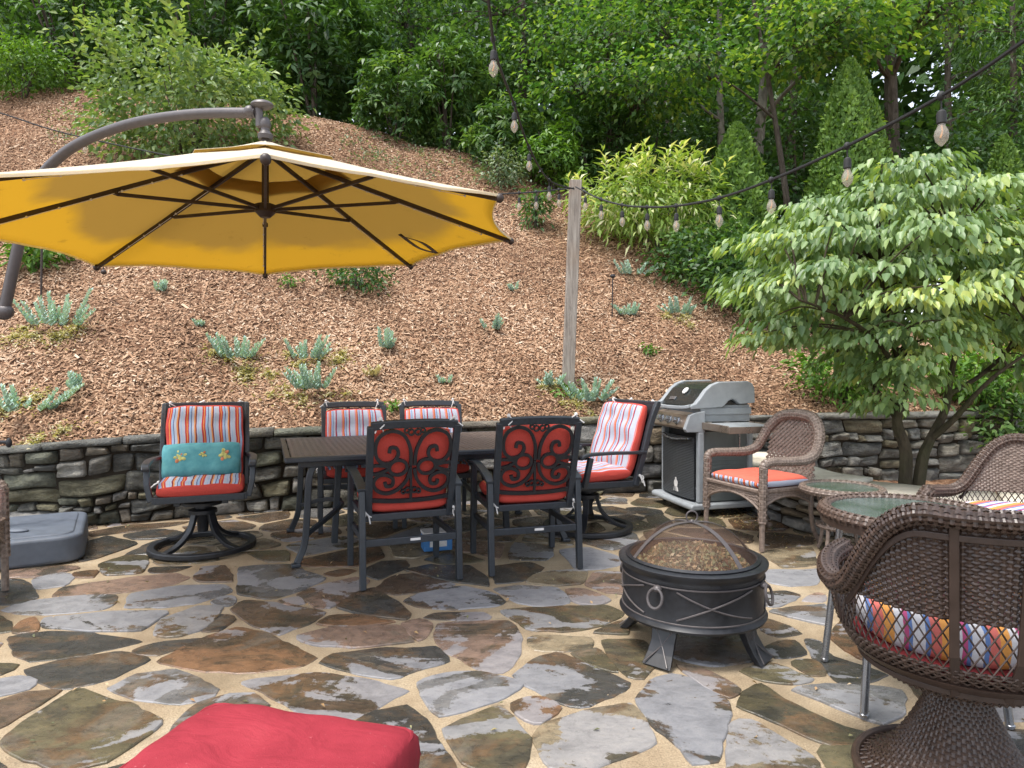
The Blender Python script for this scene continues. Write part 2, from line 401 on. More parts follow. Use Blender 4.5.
def screen():
    t=NT('rusty_mesh_screen'); v=t.coord(); n=t.noise(v,7,4,.6)
    p=t.pbr(t.ramp(n,[(.3,(.05,.035,.03)),(.7,(.16,.09,.06))]),.6,.3)
    tr=t.n('ShaderNodeBsdfTransparent'); mx=t.n('ShaderNodeMixShader'); mx.inputs[0].default_value=.36
    t.l(tr.outputs[0],mx.inputs[1]); t.l(p.outputs[0],mx.inputs[2]); return t.done(mx)
M['screen']=screen()
def glass(name,col,rough=.05,tr=.6):
    t=NT(name); p=t.pbr(col,rough,0,None,.8); g=t.n('ShaderNodeBsdfTransparent'); g.inputs[0].default_value=(*[min(1,.5+c) for c in col],1)
    mx=t.n('ShaderNodeMixShader'); mx.inputs[0].default_value=1-tr; t.l(g.outputs[0],mx.inputs[1]); t.l(p.outputs[0],mx.inputs[2]); return t.done(mx)
M['bulb']=glass('bulb_glass',(.5,.46,.4),.05,.66)
M['filament']=simple('warm_filament',(.7,.35,.12),.5,0,.1,40,0)
def tabletop_glass():
    t=NT('wet_green_glass'); v=t.coord(); vo=t.n('ShaderNodeTexVoronoi'); vo.inputs['Scale'].default_value=110; t.l(v,vo.inputs['Vector'])
    n=t.noise(v,6,4); col=t.ramp(n,[(.35,(.045,.075,.055)),(.65,(.12,.15,.14))])
    return t.done(t.pbr(col,.12,0,t.bump(vo.outputs['Distance'],.35,.004),.7))
M['tglass']=tabletop_glass()
def slat_top():
    t=NT('cast_lattice_tabletop'); v=t.coord(); b=t.n('ShaderNodeTexBrick'); b.inputs['Scale'].default_value=1; 
    mp=t.coord(scale=(9,22,1)); t.l(mp,b.inputs['Vector']); b.inputs['Mortar Size'].default_value=.035; b.inputs['Color1'].default_value=(.05,.043,.04,1); b.inputs['Color2'].default_value=(.07,.058,.05,1); b.inputs['Mortar'].default_value=(.012,.010,.009,1)
    return t.done(t.pbr(b.outputs[0],.36,.2,t.bump(b.outputs['Fac'],.5,-.01) ,.5))
M['slat']=slat_top()
M['louver']=None
def door_mat():
    t=NT('ribbed_dark_door'); w=t.n('ShaderNodeTexWave',wave_type='BANDS',bands_direction='Z'); w.inputs['Scale'].default_value=22; t.l(t.coord(),w.inputs['Vector'])
    col=t.ramp(w.outputs['Fac'],[(.2,(.025,.028,.032)),(.8,(.06,.065,.07))]); return t.done(t.pbr(col,.4,.2,t.bump(w.outputs['Fac'],.6,.01)))
M['door']=door_mat()
M['dark_red']=simple('dark_red_canvas',(.16,.02,.022),.85,0,.15,90,.2,.2)
M['blue']=simple('blue_card',(.04,.16,.38),.5,0,.2,20,.05)
M['ash']=leaf('dry_leaf_litter',[(0,(.10,.11,.06)),(.35,(.28,.27,.14)),(.7,(.36,.21,.10)),(1,(.52,.40,.26))],.1,.8,.2)
# ------------------------------------------------------------------ terrain
WX=np.array([-14,-7,-5.5,-4.05,-3.48,-2.2,1.09,3.07,5.4,9.0,16]); WY=np.array([5.6,5.1,5.2,5.42,5.5,6.1,6.94,7.27,7.6,8.2,9.4])
WHT=np.array([.60,.60,.62,.675,.72,.745,.80,.80,.80,.80,.8])
def wall_y(x): return np.interp(x,WX,WY)
def wall_h(x): return np.interp(x,WX,WHT)
def crest_d(x): return np.interp(x,[-14,-9.5,-4,1.0,2.8,3.6,6,12],[9.2,8.6,7.5,5.9,3.5,2.0,1.5,1.4])
def hz(x,y):
    x=np.asarray(x,float); y=np.asarray(y,float)
    d=np.maximum(0,(y-wall_y(x)-.12))*.95; dc=crest_d(x); w=.35
    de=-w*np.log(np.exp(-np.minimum(d,60)/w)+np.exp(-dc/w))+w*np.log(1+np.exp(-dc/w))
    lump=.05*np.sin(x*1.7+y*.9)*np.sin(y*1.3-x*.5)+.03*np.sin(x*4.1-y*2.3)
    return wall_h(x)-.05+.62*de+.02*de*de+.07*np.maximum(0,d-dc)+lump*np.minimum(1,d*1.5)
def hit(px,py,default=None):
    Y=np.arange(5,45,.02); X=(px-512)/F*Y; Z=H-(py-HZ)/F*Y
    ok=np.where((Z<=hz(X,Y))&(Y>wall_y(X)+.1))[0]
    if len(ok)==0:
        if default: return Vector(((px-512)/F*default,default,float(hz((px-512)/F*default,default))))
        m_=(Y>wall_y(X)+.1)&(Y<20); zz=hz(X,Y); el=np.where(m_,(zz-H)/Y,-9); i=int(np.argmax(el)); return Vector((X[i],Y[i],float(zz[i])))
    i=ok[0]; return Vector((X[i],Y[i],float(hz(X[i],Y[i]))))
def hnormal(x,y):
    e=.08; dx=(hz(x+e,y)-hz(x-e,y))/(2*e); dy=(hz(x,y+e)-hz(x,y-e))/(2*e)
    n=np.stack([-dx,-dy,np.ones_like(dx)],-1); return n/np.linalg.norm(n,axis=-1,keepdims=True)

gx=np.concatenate([np.linspace(-60,-16,16),np.arange(-15.5,12,.22),np.linspace(12.5,60,18)])
gd=np.concatenate([np.arange(0,11,.2),np.linspace(11.5,120,30)])
GX,GD=np.meshgrid(gx,gd); GY=wall_y(GX)+.10+GD; GZ=hz(GX,GY)
Vh=np.stack([GX,GY,GZ],-1).reshape(-1,3); nx=len(gx); ii=np.arange(len(gd)-1)[:,None]*nx+np.arange(nx-1)[None]; ii=ii.ravel()
tag(np_mesh('hillside',Vh,np.stack([ii,ii+1,ii+nx+1,ii+nx],-1),M['mulch'],smooth=True),kind='structure')
g=MB(); g.add([(-200,-200,-.12),(200,-200,-.12),(200,200,-.12),(-200,200,-.12)],[(0,1,2,3)])
tag(g.build('ground',M['mulch']),kind='structure')

# loose bark chips lying on the slope
N=330000
cx=RNG.uniform(-13,7.5,N); cd=9.5*RNG.random(N)**1.35; cy=wall_y(cx)+.13+cd
cz=hz(cx,cy); px=512+cx/cy*F; keep=(px>-150)&(px<1150)&(cd<crest_d(cx)+.8)
cx,cy,cz,cd=cx[keep],cy[keep],cz[keep],cd[keep]; n=len(cx)
nn=hnormal(cx,cy); nn=nn+RNG.normal(0,.33,(n,3)); nn/=np.linalg.norm(nn,axis=1,keepdims=True)
a=RNG.normal(size=(n,3)); a-=nn*(a*nn).sum(1,keepdims=True); a/=np.linalg.norm(a,axis=1,keepdims=True); b=np.cross(nn,a)
L=RNG.uniform(.010,.031,n)[:,None]; W=RNG.uniform(.004,.010,n)[:,None]; big_=1+(RNG.random((n,1))<.035)*RNG.uniform(.7,1.6,(n,1)); L=L*big_; W=W*big_**.6; c0=np.stack([cx,cy,cz],-1)+nn*RNG.uniform(.004,.022,(n,1))
k1=RNG.uniform(.5,1,(n,1)); k2=RNG.uniform(.4,1,(n,1)); bow=nn*L*RNG.uniform(-.15,.3,(n,1))
V=np.stack([c0-a*L-b*W*k1,c0+a*L-b*W*k2+bow*.5,c0+a*L*.9+b*W,c0-a*L*.85+b*W*k2+bow],1).reshape(-1,3)
Fq=np.arange(n*4).reshape(n,4)
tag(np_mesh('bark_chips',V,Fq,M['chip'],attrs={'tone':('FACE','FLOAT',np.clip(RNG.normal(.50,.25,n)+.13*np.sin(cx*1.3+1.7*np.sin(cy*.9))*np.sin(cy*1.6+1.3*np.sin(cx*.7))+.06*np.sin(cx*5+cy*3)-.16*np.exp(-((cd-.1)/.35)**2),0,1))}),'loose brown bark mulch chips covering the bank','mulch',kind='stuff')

# ------------------------------------------------------------------ dry stone walls
def poly_at(P, s):
    """point and direction at arc length s on polyline P (2D)"""
    for i in range(len(P)-1):
        a,b=np.array(P[i]),np.array(P[i+1]); l=np.linalg.norm(b-a)
        if s<=l or i==len(P)-2: return a+(b-a)*(s/l),(b-a)/l
        s-=l
def split(rect, out, rnd, mn, mx):
    s0,z0,s1,z1=rect; w,h=s1-s0,z1-z0
    asp=w/h
    if (h>mx or (h>mn*2.1 and rnd.random()<.80 and asp<4.2)) and h>mn*1.9:
        t=z0+h*rnd.uniform(.27,.73); split((s0,z0,s1,t),out,rnd,mn,mx); split((s0,t,s1,z1),out,rnd,mn,mx)
    elif asp>rnd.uniform(1.2,3.0):
        t=s0+w*rnd.uniform(.28,.72); split((s0,z0,t,z1),out,rnd,mn,mx); split((t,z0,s1,z1),out,rnd,mn,mx)
    else: out.append(rect)
def stone_wall(name, label, P, hfun, palette, seed, thick=.3, cap=True, mn=.085, mx=.24, capmat=None, capover=.03, group=None):
    rnd=random.Random(seed); Ltot=sum(np.linalg.norm(np.array(P[i+1])-np.array(P[i])) for i in range(len(P)-1))
    capt=.075 if cap else 0
    root=thing(name,label,'wall',(P[len(P)//2][0],P[len(P)//2][1],0),group=group); ox,oy=root.location.x,root.location.y
    V=[];Fc=[];C=[]
    rects=[]; s=0
    while s<Ltot-.05:
        w=min(rnd.uniform(.7,1.5),Ltot-s)
        if Ltot-s-w<.3: w=Ltot-s
        split((s,0,s+w,1.0),rects,rnd,mn/.72,mx/.72); s+=w
    NU,NV=9,7
    for (s0,z0,s1,z1) in rects:
        hh=float(hfun((s0+s1)/2))-capt; g_=.005
        j=lambda:rnd.uniform(-.016,.016)
        cs=[(s0+g_+j(),z0*hh+g_+j()),(s1-g_+j(),z0*hh+g_+j()),(s1-g_+j(),z1*hh-g_+j()),(s0+g_+j(),z1*hh-g_+j())]
        bul=rnd.uniform(.006,.028); base=rnd.uniform(-.025,.03); se=Vector((rnd.uniform(0,90),rnd.uniform(0,90),rnd.uniform(0,90)))
        tilt=(rnd.uniform(-.03,.03),rnd.uniform(-.03,.03))
        o=len(V)
        for iv in range(NV):
            for iu in range(NU):
                u=iu/(NU-1); v=iv/(NV-1)
                uu=(1-math.cos(math.pi*u))/2*.6+u*.4; vw=(1-math.cos(math.pi*v))/2*.6+v*.4
                ss=(cs[0][0]*(1-uu)+cs[1][0]*uu)*(1-vw)+(cs[3][0]*(1-uu)+cs[2][0]*uu)*vw
                zz=(cs[0][1]*(1-uu)+cs[1][1]*uu)*(1-vw)+(cs[3][1]*(1-uu)+cs[2][1]*uu)*vw
                # pull corners in for a rounded outline
                e=(abs(2*u-1)**6)*(abs(2*v-1)**6); mid=((s0+s1)/2,(z0+z1)/2*hh)
                ss+=(mid[0]-ss)*.05*e; zz+=(mid[1]-zz)*.08*e
                edge=(1-abs(2*u-1)**5)*(1-abs(2*v-1)**5)
                nz=noise.fractal(Vector((ss*5,zz*9,0))+se,0.8,2,5)*.045
                ss+=.05*noise.noise(Vector((ss*2.6,zz*3,seed))); zz=zz+.05*noise.noise(Vector((ss*2.2,zz*2.5,seed+9)))*min(1,zz*8,max(0,hh-zz)*8)
                dep=-.045*(1-min(1,edge*1.0)**.3)+bul*edge*.7+base*edge+nz*edge+(tilt[0]*(2*u-1)+tilt[1]*(2*v-1))*edge
                p,d=poly_at(P,max(0,min(Ltot,ss))); nrm=np.array((d[1],-d[0]))
                q=p+nrm*dep; V.append((q[0]-ox,q[1]-oy,max(.0,zz)))
        c=rnd.choice(palette); kk=rnd.uniform(.7,1.25)
        for iv in range(NV-1):
            for iu in range(NU-1):
                Fc.append((o+iv*NU+iu,o+iv*NU+iu+1,o+(iv+1)*NU+iu+1,o+(iv+1)*NU+iu)); C.append((c[0]*kk,c[1]*kk,c[2]*kk,1))
    np_mesh('stonework',V,Fc,M['wallstone'],root,{'stone':('FACE','FLOAT_COLOR',C)},smooth=True)
    # earth core behind the stones
    co=MB(); Q=[poly_at(P,Ltot*i/60) for i in range(61)]
    for i in range(60):
        h0=float(hfun(Ltot*i/60))-capt-.004; h1=float(hfun(Ltot*(i+1)/60))-capt-.004
        (p,d),(q,e)=Q[i],Q[i+1]; n0=np.array((d[1],-d[0])); n1=np.array((e[1],-e[0]))
        a=p-n0*.045-(ox,oy); b=q-n1*.045-(ox,oy); a2=p-n0*thick-(ox,oy); b2=q-n1*thick-(ox,oy)
        co.add([(a[0],a[1],0),(b[0],b[1],0),(b[0],b[1],h1),(a[0],a[1],h0),(a2[0],a2[1],h0),(b2[0],b2[1],h1),(a2[0],a2[1],0),(b2[0],b2[1],0)],[(0,1,2,3),(3,2,5,4),(4,5,7,6)])
    co.build('earth_core',M['soil_core'],root)
    if cap:
        s=0; V=[];Fc=[];C=[]
        while s<Ltot-.02:
            w=min(rnd.uniform(.4,1.3),Ltot-s)
            if Ltot-s-w<.2: w=Ltot-s
            c=rnd.choice(capmat or palette); kk=rnd.uniform(.8,1.2); ov=capover+rnd.uniform(-.015,.02); t=capt*rnd.uniform(.55,1.05); se=Vector((rnd.uniform(0,90),0,rnd.uniform(0,90)))
            NU=max(4,int(w/.09)); prof=[(-.02,0.01),(ov-.012,.0),(ov+.006,.25),(ov+.004,.72),(ov-.016,1.0),(-thick*.5,1.0),(-thick,1.0),(-thick-.01,.0)]
            o=len(V); K=len(prof)
            for iu in range(NU+1):
                sx=s+.006+(w-.012)*iu/NU; p,d=poly_at(P,min(Ltot,sx)); nrm=np.array((d[1],-d[0])); hh=float(hfun(sx))-capt
                for (dy,zz) in prof:
                    ro=noise.fractal(Vector((sx*6,zz*2,dy*5))+se,.8,2,4)*.022
                    q=p+nrm*(dy+ro); V.append((q[0]-ox,q[1]-oy,hh+zz*t+ro*.35*(zz>.5)+.002))
            for iu in range(NU):
                for k in range(K-1): Fc.append((o+iu*K+k,o+(iu+1)*K+k,o+(iu+1)*K+k+1,o+iu*K+k+1))
            for k in range(1,K-1):
                pass
            Fc.append((o+0,o+1,o+4,o+7)); Fc.append((o+1,o+2,o+3,o+4)); Fc.append((o+4,o+5,o+6,o+7))
            e=o+NU*K; Fc.append((e+7,e+4,e+1,e+0)); Fc.append((e+4,e+3,e+2,e+1)); Fc.append((e+7,e+6,e+5,e+4))
            C+= [(c[0]*kk,c[1]*kk,c[2]*kk,1)]*(len(Fc)-len(C)); s+=w
        np_mesh('capstones',V,Fc,M['capstone' if capmat else 'wallstone'],root,{'stone':('FACE','FLOAT_COLOR',C)})
    return root
PAL=[(.15,.148,.13),(.19,.18,.155),(.12,.12,.11),(.24,.23,.205),(.16,.15,.10),(.27,.26,.24),(.13,.135,.105),(.20,.175,.14)]
PALR=[(.24,.225,.20),(.30,.28,.25),(.18,.175,.165),(.34,.30,.25),(.25,.20,.14),(.15,.15,.15)]
def sub(P,x0,x1):
    xs=[x0]+[x for x in WX if x0<x<x1]+[x1]; return [(float(x),float(wall_y(x))) for x in xs]
def hf(P):
    L=[0]
    for i in range(len(P)-1): L.append(L[-1]+math.dist(P[i],P[i+1]))
    hs=[float(wall_h(p[0])) for p in P]; return lambda s: np.interp(s,L,hs)
PA=sub(None,-7,.92); PB=sub(None,.92,2.15); PC=sub(None,2.15,9.0)
PAL_BACK=[(.19,.185,.17),(.24,.23,.205),(.16,.16,.15),(.28,.26,.22),(.20,.175,.12)]
stone_wall('stone_retaining_wall','long dark mossy dry stone retaining wall behind the dining table and striped chairs',PA,hf(PA),PAL,3)
stone_wall('stone_retaining_wall','lighter rough stone wall section rising beside the grill',PB,hf(PB),PALR,5,mx=.34,cap=False)
stone_wall('stone_retaining_wall','grey stone retaining wall running behind the small tree trunk on the right',PC,hf(PC),PAL_BACK,8,mn=.085,mx=.25)
LOW=[(2.18,7.0),(2.15,6.3),(2.16,5.7),(2.24,5.38),(2.42,5.12),(2.68,4.86),(3.0,4.62),(3.6,4.28),(4.6,3.9),(6.5,3.5)]
LOW=[tuple(p) for p in spline([(x,y,0) for x,y in LOW],4)]; LOW=[(p[0],p[1]) for p in LOW]
CAPP=[(.55,.50,.41),(.62,.57,.48),(.50,.45,.37)]
stone_wall('low_stone_wall','low curved seat wall with pale stone cap beside the wicker side table',LOW,lambda s:.42,PALR,11,thick=.50,mn=.09,mx=.24,capmat=CAPP)
# planting bed between the low wall and the rear wall
bed=[]; 
for x,y in LOW: bed.append((x+.27,y+.27))
bv=[];bf=[]
for i,(x,y) in enumerate(bed):
    yb=float(wall_y(x))+.0
    for k in range(9):
        t=k/8; yy=y+(max(yb,y)-y)*t; tt=min(1,max(0,(t-.12)/.55)); bv.append((x,yy,.06+.27*(1-tt*tt*(3-2*tt))+.03*noise.noise(Vector((x*3,yy*3,0)))))
for i in range(len(bed)-1):
    for k in range(8): bf.append((i*9+k,(i+1)*9+k,(i+1)*9+k+1,i*9+k+1))
b=MB(); b.add(bv,bf); tag(b.build('planting_bed',M['mulch'],smooth=True),kind='structure')

# ------------------------------------------------------------------ flagstone patio
def tr(crop, pts):
    ox,oy,k={'A':(0,520,3.098),'B':(200,540,3.367),'C':(400,560,3.691),'D':(600,560,3.657),'E':(560,480,3.413),'O':(0,0,1)}[crop]
    return [tuple(ground(ox+x/k,oy+y/k))[:2] for x,y in pts]
DK=(.045,.045,.042); OL=(.085,.075,.045); RU=(.14,.08,.045); GR=(.13,.13,.13); PK=(.22,.155,.12); BR=(.095,.068,.048); TN=(.20,.165,.11)
ST=[('A',[(5,690),(120,600),(245,528),(390,580),(495,635),(400,700),(330,750),(200,780),(90,745)],OL,.02),
('A',[(80,465),(200,435),(370,412),(460,435),(350,490),(190,525),(130,500)],DK,-.02),('A',[(335,525),(430,480),(545,468),(668,525),(665,545),(550,570),(430,555)],GR,.08),
('A',[(25,365),(150,348),(300,358),(440,378),(250,420),(95,440),(50,410)],DK,-.12),('A',[(415,405),(480,385),(620,368),(560,395),(490,418),(430,415)],DK,-.12),
('O',[(158,662),(195,643),(237,628),(265,634),(316,658),(300,666),(255,673),(200,671)],RU,-.04),('A',[(140,305),(330,290),(525,285),(430,345),(300,345),(140,335)],GR,.12),
('A',[(10,280),(80,255),(200,240),(350,235),(355,255),(310,280),(150,293),(60,290)],GR,.1),('A',[(398,270),(410,230),(560,205),(690,203),(715,225),(620,255),(520,270)],GR,.12),
('A',[(160,240),(200,210),(380,185),(540,167),(585,180),(520,205),(330,230)],PK,-.15),('A',[(100,185),(190,165),(230,178),(200,205),(120,213)],GR,.15),
('A',[(230,165),(300,158),(290,180),(240,178)],RU,-.2),('A',[(310,140),(390,112),(455,115),(440,165),(330,172)],OL,-.02),('A',[(465,150),(590,145),(520,165),(468,165)],DK,-.1),
('A',[(610,180),(625,150),(700,143),(718,192),(615,193)],BR,.0),('A',[(655,255),(700,238),(728,240),(722,265),(690,268)],GR,.1),
('A',[(480,355),(510,310),(610,272),(690,270),(640,335),(540,365)],TN,.02),('A',[(630,345),(700,295),(725,312),(680,345)],DK,-.2),
('A',[(-60,300),(0,300),(30,325),(35,345),(-60,355)],OL,-.1),('A',[(45,350),(65,318),(105,305),(112,345),(60,352)],RU,-.1),('A',[(60,450),(0,482),(-70,485),(-70,455)],OL,-.1),
('A',[(-40,505),(60,490),(105,500),(90,525),(0,545),(-50,545)],GR,.15),('A',[(0,570),(80,540),(185,533),(110,580),(0,645),(-70,660),(-70,590)],BR,.0),
('A',[(-40,262),(-40,200),(0,190),(70,188),(118,240),(60,260)],DK,-.02),('A',[(20,180),(25,160),(200,145),(250,150),(110,178)],PK,-.2),('A',[(245,130),(260,75),(330,52),(425,75),(300,120)],DK,-.2),
('A',[(265,40),(400,18),(590,5),(530,20),(290,52)],BR,-.1),('A',[(385,48),(500,30),(560,40),(530,55),(420,62)],DK,-.1),('A',[(390,108),(480,65),(560,60),(500,105)],DK,-.2),
('B',[(-80,640),(-10,555),(100,530),(175,525),(218,565),(200,600),(100,700),(-60,740)],GR,.06),('B',[(140,185),(130,95),(290,85),(420,130),(350,165),(240,198)],GR,.05),
('B',[(105,235),(150,205),(290,220),(415,245),(380,275),(265,320),(180,285)],BR,.0),('B',[(15,305),(70,255),(110,265),(75,303)],DK,-.2),('B',[(265,208),(330,195),(345,215),(300,222)],PK,0),
('B',[(335,185),(400,160),(520,130),(570,140),(510,185),(440,230),(390,230)],PK,-.02),('B',[(460,230),(520,185),(590,165),(710,250),(690,270),(560,250)],DK,-.1),
('B',[(390,285),(440,260),(520,257),(650,278),(560,290),(440,290)],RU,-.1),('B',[(325,325),(440,300),(660,290),(710,345),(560,360),(420,358),(350,345)],PK,.04),
('B',[(415,415),(450,385),(600,372),(740,368),(790,360),(830,410),(640,465),(470,435)],DK,.0),('B',[(140,480),(240,465),(420,455),(560,475),(695,510),(610,545),(520,600),(400,615),(300,555)],BR,.07),
('B',[(680,285),(740,270),(780,285),(760,330),(735,340)],PK,-.1),('B',[(590,165),(660,120),(730,115),(855,150),(770,175),(660,185)],BR,.02),('B',[(416,115),(480,100),(520,105),(460,125)],RU,-.1),
('B',[(540,110),(610,75),(690,70),(700,90),(600,135)],DK,-.1),('B',[(715,100),(780,85),(870,100),(855,135),(760,120)],DK,-.2),('B',[(500,640),(560,600),(700,560),(740,600),(800,690),(860,768),(700,800),(580,760)],DK,.0),
('B',[(160,45),(290,40),(300,70),(230,75)],OL,0),('C',[(10,155),(80,125),(240,100),(320,120),(385,155),(360,170),(200,182),(80,178)],GR,.08),
('C',[(20,40),(120,25),(250,25),(310,60),(330,100),(200,80),(90,55)],DK,-.2),('C',[(345,25),(480,10),(530,30),(450,80),(355,90)],DK,-.1),('C',[(465,85),(520,50),(640,40),(690,45),(660,90),(560,95)],TN,.05),
('C',[(690,95),(720,50),(830,50),(830,125),(760,120)],PK,.03),('C',[(350,110),(440,98),(580,105),(625,160),(540,172),(440,160)],GR,.13),('C',[(615,115),(680,110),(775,150),(720,170),(650,160)],PK,.05),
('C',[(375,190),(480,182),(620,178),(760,172),(830,200),(740,245),(600,265),(490,262)],OL,-.02),('C',[(90,215),(130,198),(300,195),(335,210),(310,225),(140,222)],PK,.03),
('C',[(140,240),(260,235),(400,230),(435,270),(435,360),(380,418),(280,400),(140,310)],PK,.07),('C',[(65,455),(200,418),(320,420),(450,465),(400,495),(280,540),(150,580)],GR,.13),
('C',[(480,290),(520,282),(700,288),(708,325),(600,335),(500,335)],TN,-.02),('C',[(435,430),(490,370),(580,345),(700,395),(840,455),(830,485),(660,540),(560,515),(480,465)],DK,.04),
('C',[(635,350),(730,332),(800,415),(740,400)],OL,-.15),('C',[(410,535),(500,508),(590,550),(520,605),(470,590)],RU,.1),('C',[(170,630),(270,585),(370,548),(410,590),(470,660),(455,770),(370,800),(240,745)],OL,-.05),
('C',[(500,650),(540,605),(680,565),(850,530),(900,600),(945,680),(780,740),(650,790),(560,765)],TN,-.02),('C',[(715,270),(800,235),(830,230),(840,275)],OL,-.1),
('C',[(745,300),(830,295),(900,300),(950,360),(900,440),(840,430),(790,370)],OL,-.1),('D',[(140,515),(185,450),(265,420),(330,440),(465,520),(440,640),(435,740),(330,742),(295,690),(215,620)],DK,.05),
('D',[(285,390),(310,392),(400,410),(500,470),(470,510),(380,460)],PK,.02),('D',[(500,540),(530,490),(600,460),(680,520),(760,560),(870,610),(1000,640),(930,670),(830,675),(640,590)],OL,-.05),
('D',[(485,600),(560,595),(680,670),(800,745),(800,800),(480,790)],TN,-.03),('D',[(700,480),(770,468),(1024,470),(1100,480),(1100,560),(1024,600),(950,570),(830,520)],GR,.08),
('D',[(750,290),(810,300),(855,360),(960,390),(1050,420),(950,450),(870,450),(800,370)],DK,.03),('D',[(600,330),(650,300),(710,295),(750,345),(640,360)],DK,-.05),('D',[(615,380),(790,440),(730,455),(600,445),(520,410)],OL,-.1),
('D',[(700,375),(790,370),(815,420),(770,420)],OL,-.1),('D',[(600,260),(610,215),(690,245),(740,270),(650,282)],BR,-.05),('D',[(620,190),(700,180),(820,165),(820,240),(720,215)],GR,.02),
('D',[(605,120),(680,115),(730,130),(660,170),(608,170)],DK,.0),('D',[(600,40),(740,40),(800,35),(790,90),(700,95),(620,85)],GR,.15),('D',[(740,150),(800,120),(820,130),(815,155)],PK,0),
('D',[(820,690),(930,680),(940,770),(850,790)],OL,-.1),
('E',[(105,85),(170,60),(222,62),(225,82),(130,82)],GR,-.05),('E',[(225,98),(270,95),(340,105),(350,118),(280,118)],DK,-.1),('E',[(100,95),(180,92),(260,115),(160,118)],DK,-.1),('E',[(140,130),(240,120),(290,130),(200,160)],DK,-.1),
('E',[(180,170),(270,140),(320,160),(260,175)],OL,-.1),('E',[(290,125),(350,120),(390,160),(330,165)],OL,-.05),('E',[(0,240),(90,230),(190,260),(200,290),(130,305),(60,305)],GR,.12),
('E',[(690,250),(720,240),(860,230),(870,290),(760,300)],TN,.03),('E',[(680,180),(770,185),(870,200),(850,220),(700,240)],BR,-.05)]
polys=[]; 
for crop,pts,c,pa in ST: polys.append((tr(crop,pts),c,pa))
def area(P): return .5*sum(P[i][0]*P[(i+1)%len(P)][1]-P[(i+1)%len(P)][0]*P[i][1] for i in range(len(P)))
polys=[(P if area(P)>0 else P[::-1],c,pa) for P,c,pa in polys]
def inside(p,P):
    r=False; x,y=p
    for i in range(len(P)):
        (x1,y1),(x2,y2)=P[i],P[i-1]
        if (y1>y)!=(y2>y) and x<(x2-x1)*(y-y1)/(y2-y1)+x1: r=not r
    return r
# fill the rest of the patio with Voronoi flags that keep clear of the laid ones
block=[]
for P,_,_ in polys:
    for i in range(len(P)):
        a,b2=np.array(P[i-1]),np.array(P[i]); m=max(1,int(np.linalg.norm(b2-a)/.08))
        for k in range(m): block.append(a+(b2-a)*k/m)
block=np.array(block)
seeds=[]; rnd=random.Random(21); tries=0
while tries<9000:
    tries+=1; x=rnd.uniform(-7,7); y=rnd.uniform(.6,8.2)
    if y>float(wall_y(x))+.2: continue
    q=np.array((x,y))
    if np.min(((block-q)**2).sum(1))<.16**2: continue
    if any(inside((x,y),P) for P,_,_ in polys): continue
    rr=rnd.uniform(.26,.62)
    if seeds and min((s[0]-x)**2+(s[1]-y)**2 for s in seeds)<rr**2: continue
    seeds.append((x,y))
S=np.array(seeds); allp=np.vstack([S,block])
for i,s in enumerate(S):
    P=[(s[0]-.55,s[1]-.5),(s[0]+.55,s[1]-.5),(s[0]+.55,s[1]+.5),(s[0]-.55,s[1]+.5)]
    dd=((allp-s)**2).sum(1); idx=np.argsort(dd)[1:60]
    for j in idx:
        q=allp[j]; mid=(s+q)/2; nv=q-s; dn=np.linalg.norm(nv); nv=nv/dn; gap=.042 if j<len(S) else -dn*.5+.067
        lim=np.dot(mid,nv)-gap; out=[]
        for a_ in range(len(P)):
            A,B=P[a_-1],P[a_]; da=A[0]*nv[0]+A[1]*nv[1]-lim; db=B[0]*nv[0]+B[1]*nv[1]-lim
            if (da<=0)!=(db<=0): t_=da/(da-db); out.append((A[0]+(B[0]-A[0])*t_,A[1]+(B[1]-A[1])*t_))
            if db<=0: out.append(B)
        P=out
        if len(P)<3: break
    if len(P)>=3 and area(P)>.012:
        polys.append((P,rnd.choice([DK,DK,OL,BR,GR,PK,TN,OL,RU]),rnd.uniform(-.12,.08)))
V=[];Tf=[];C=[];PAt=[]; nr=random.Random(5)
bm=bmesh.new(); 
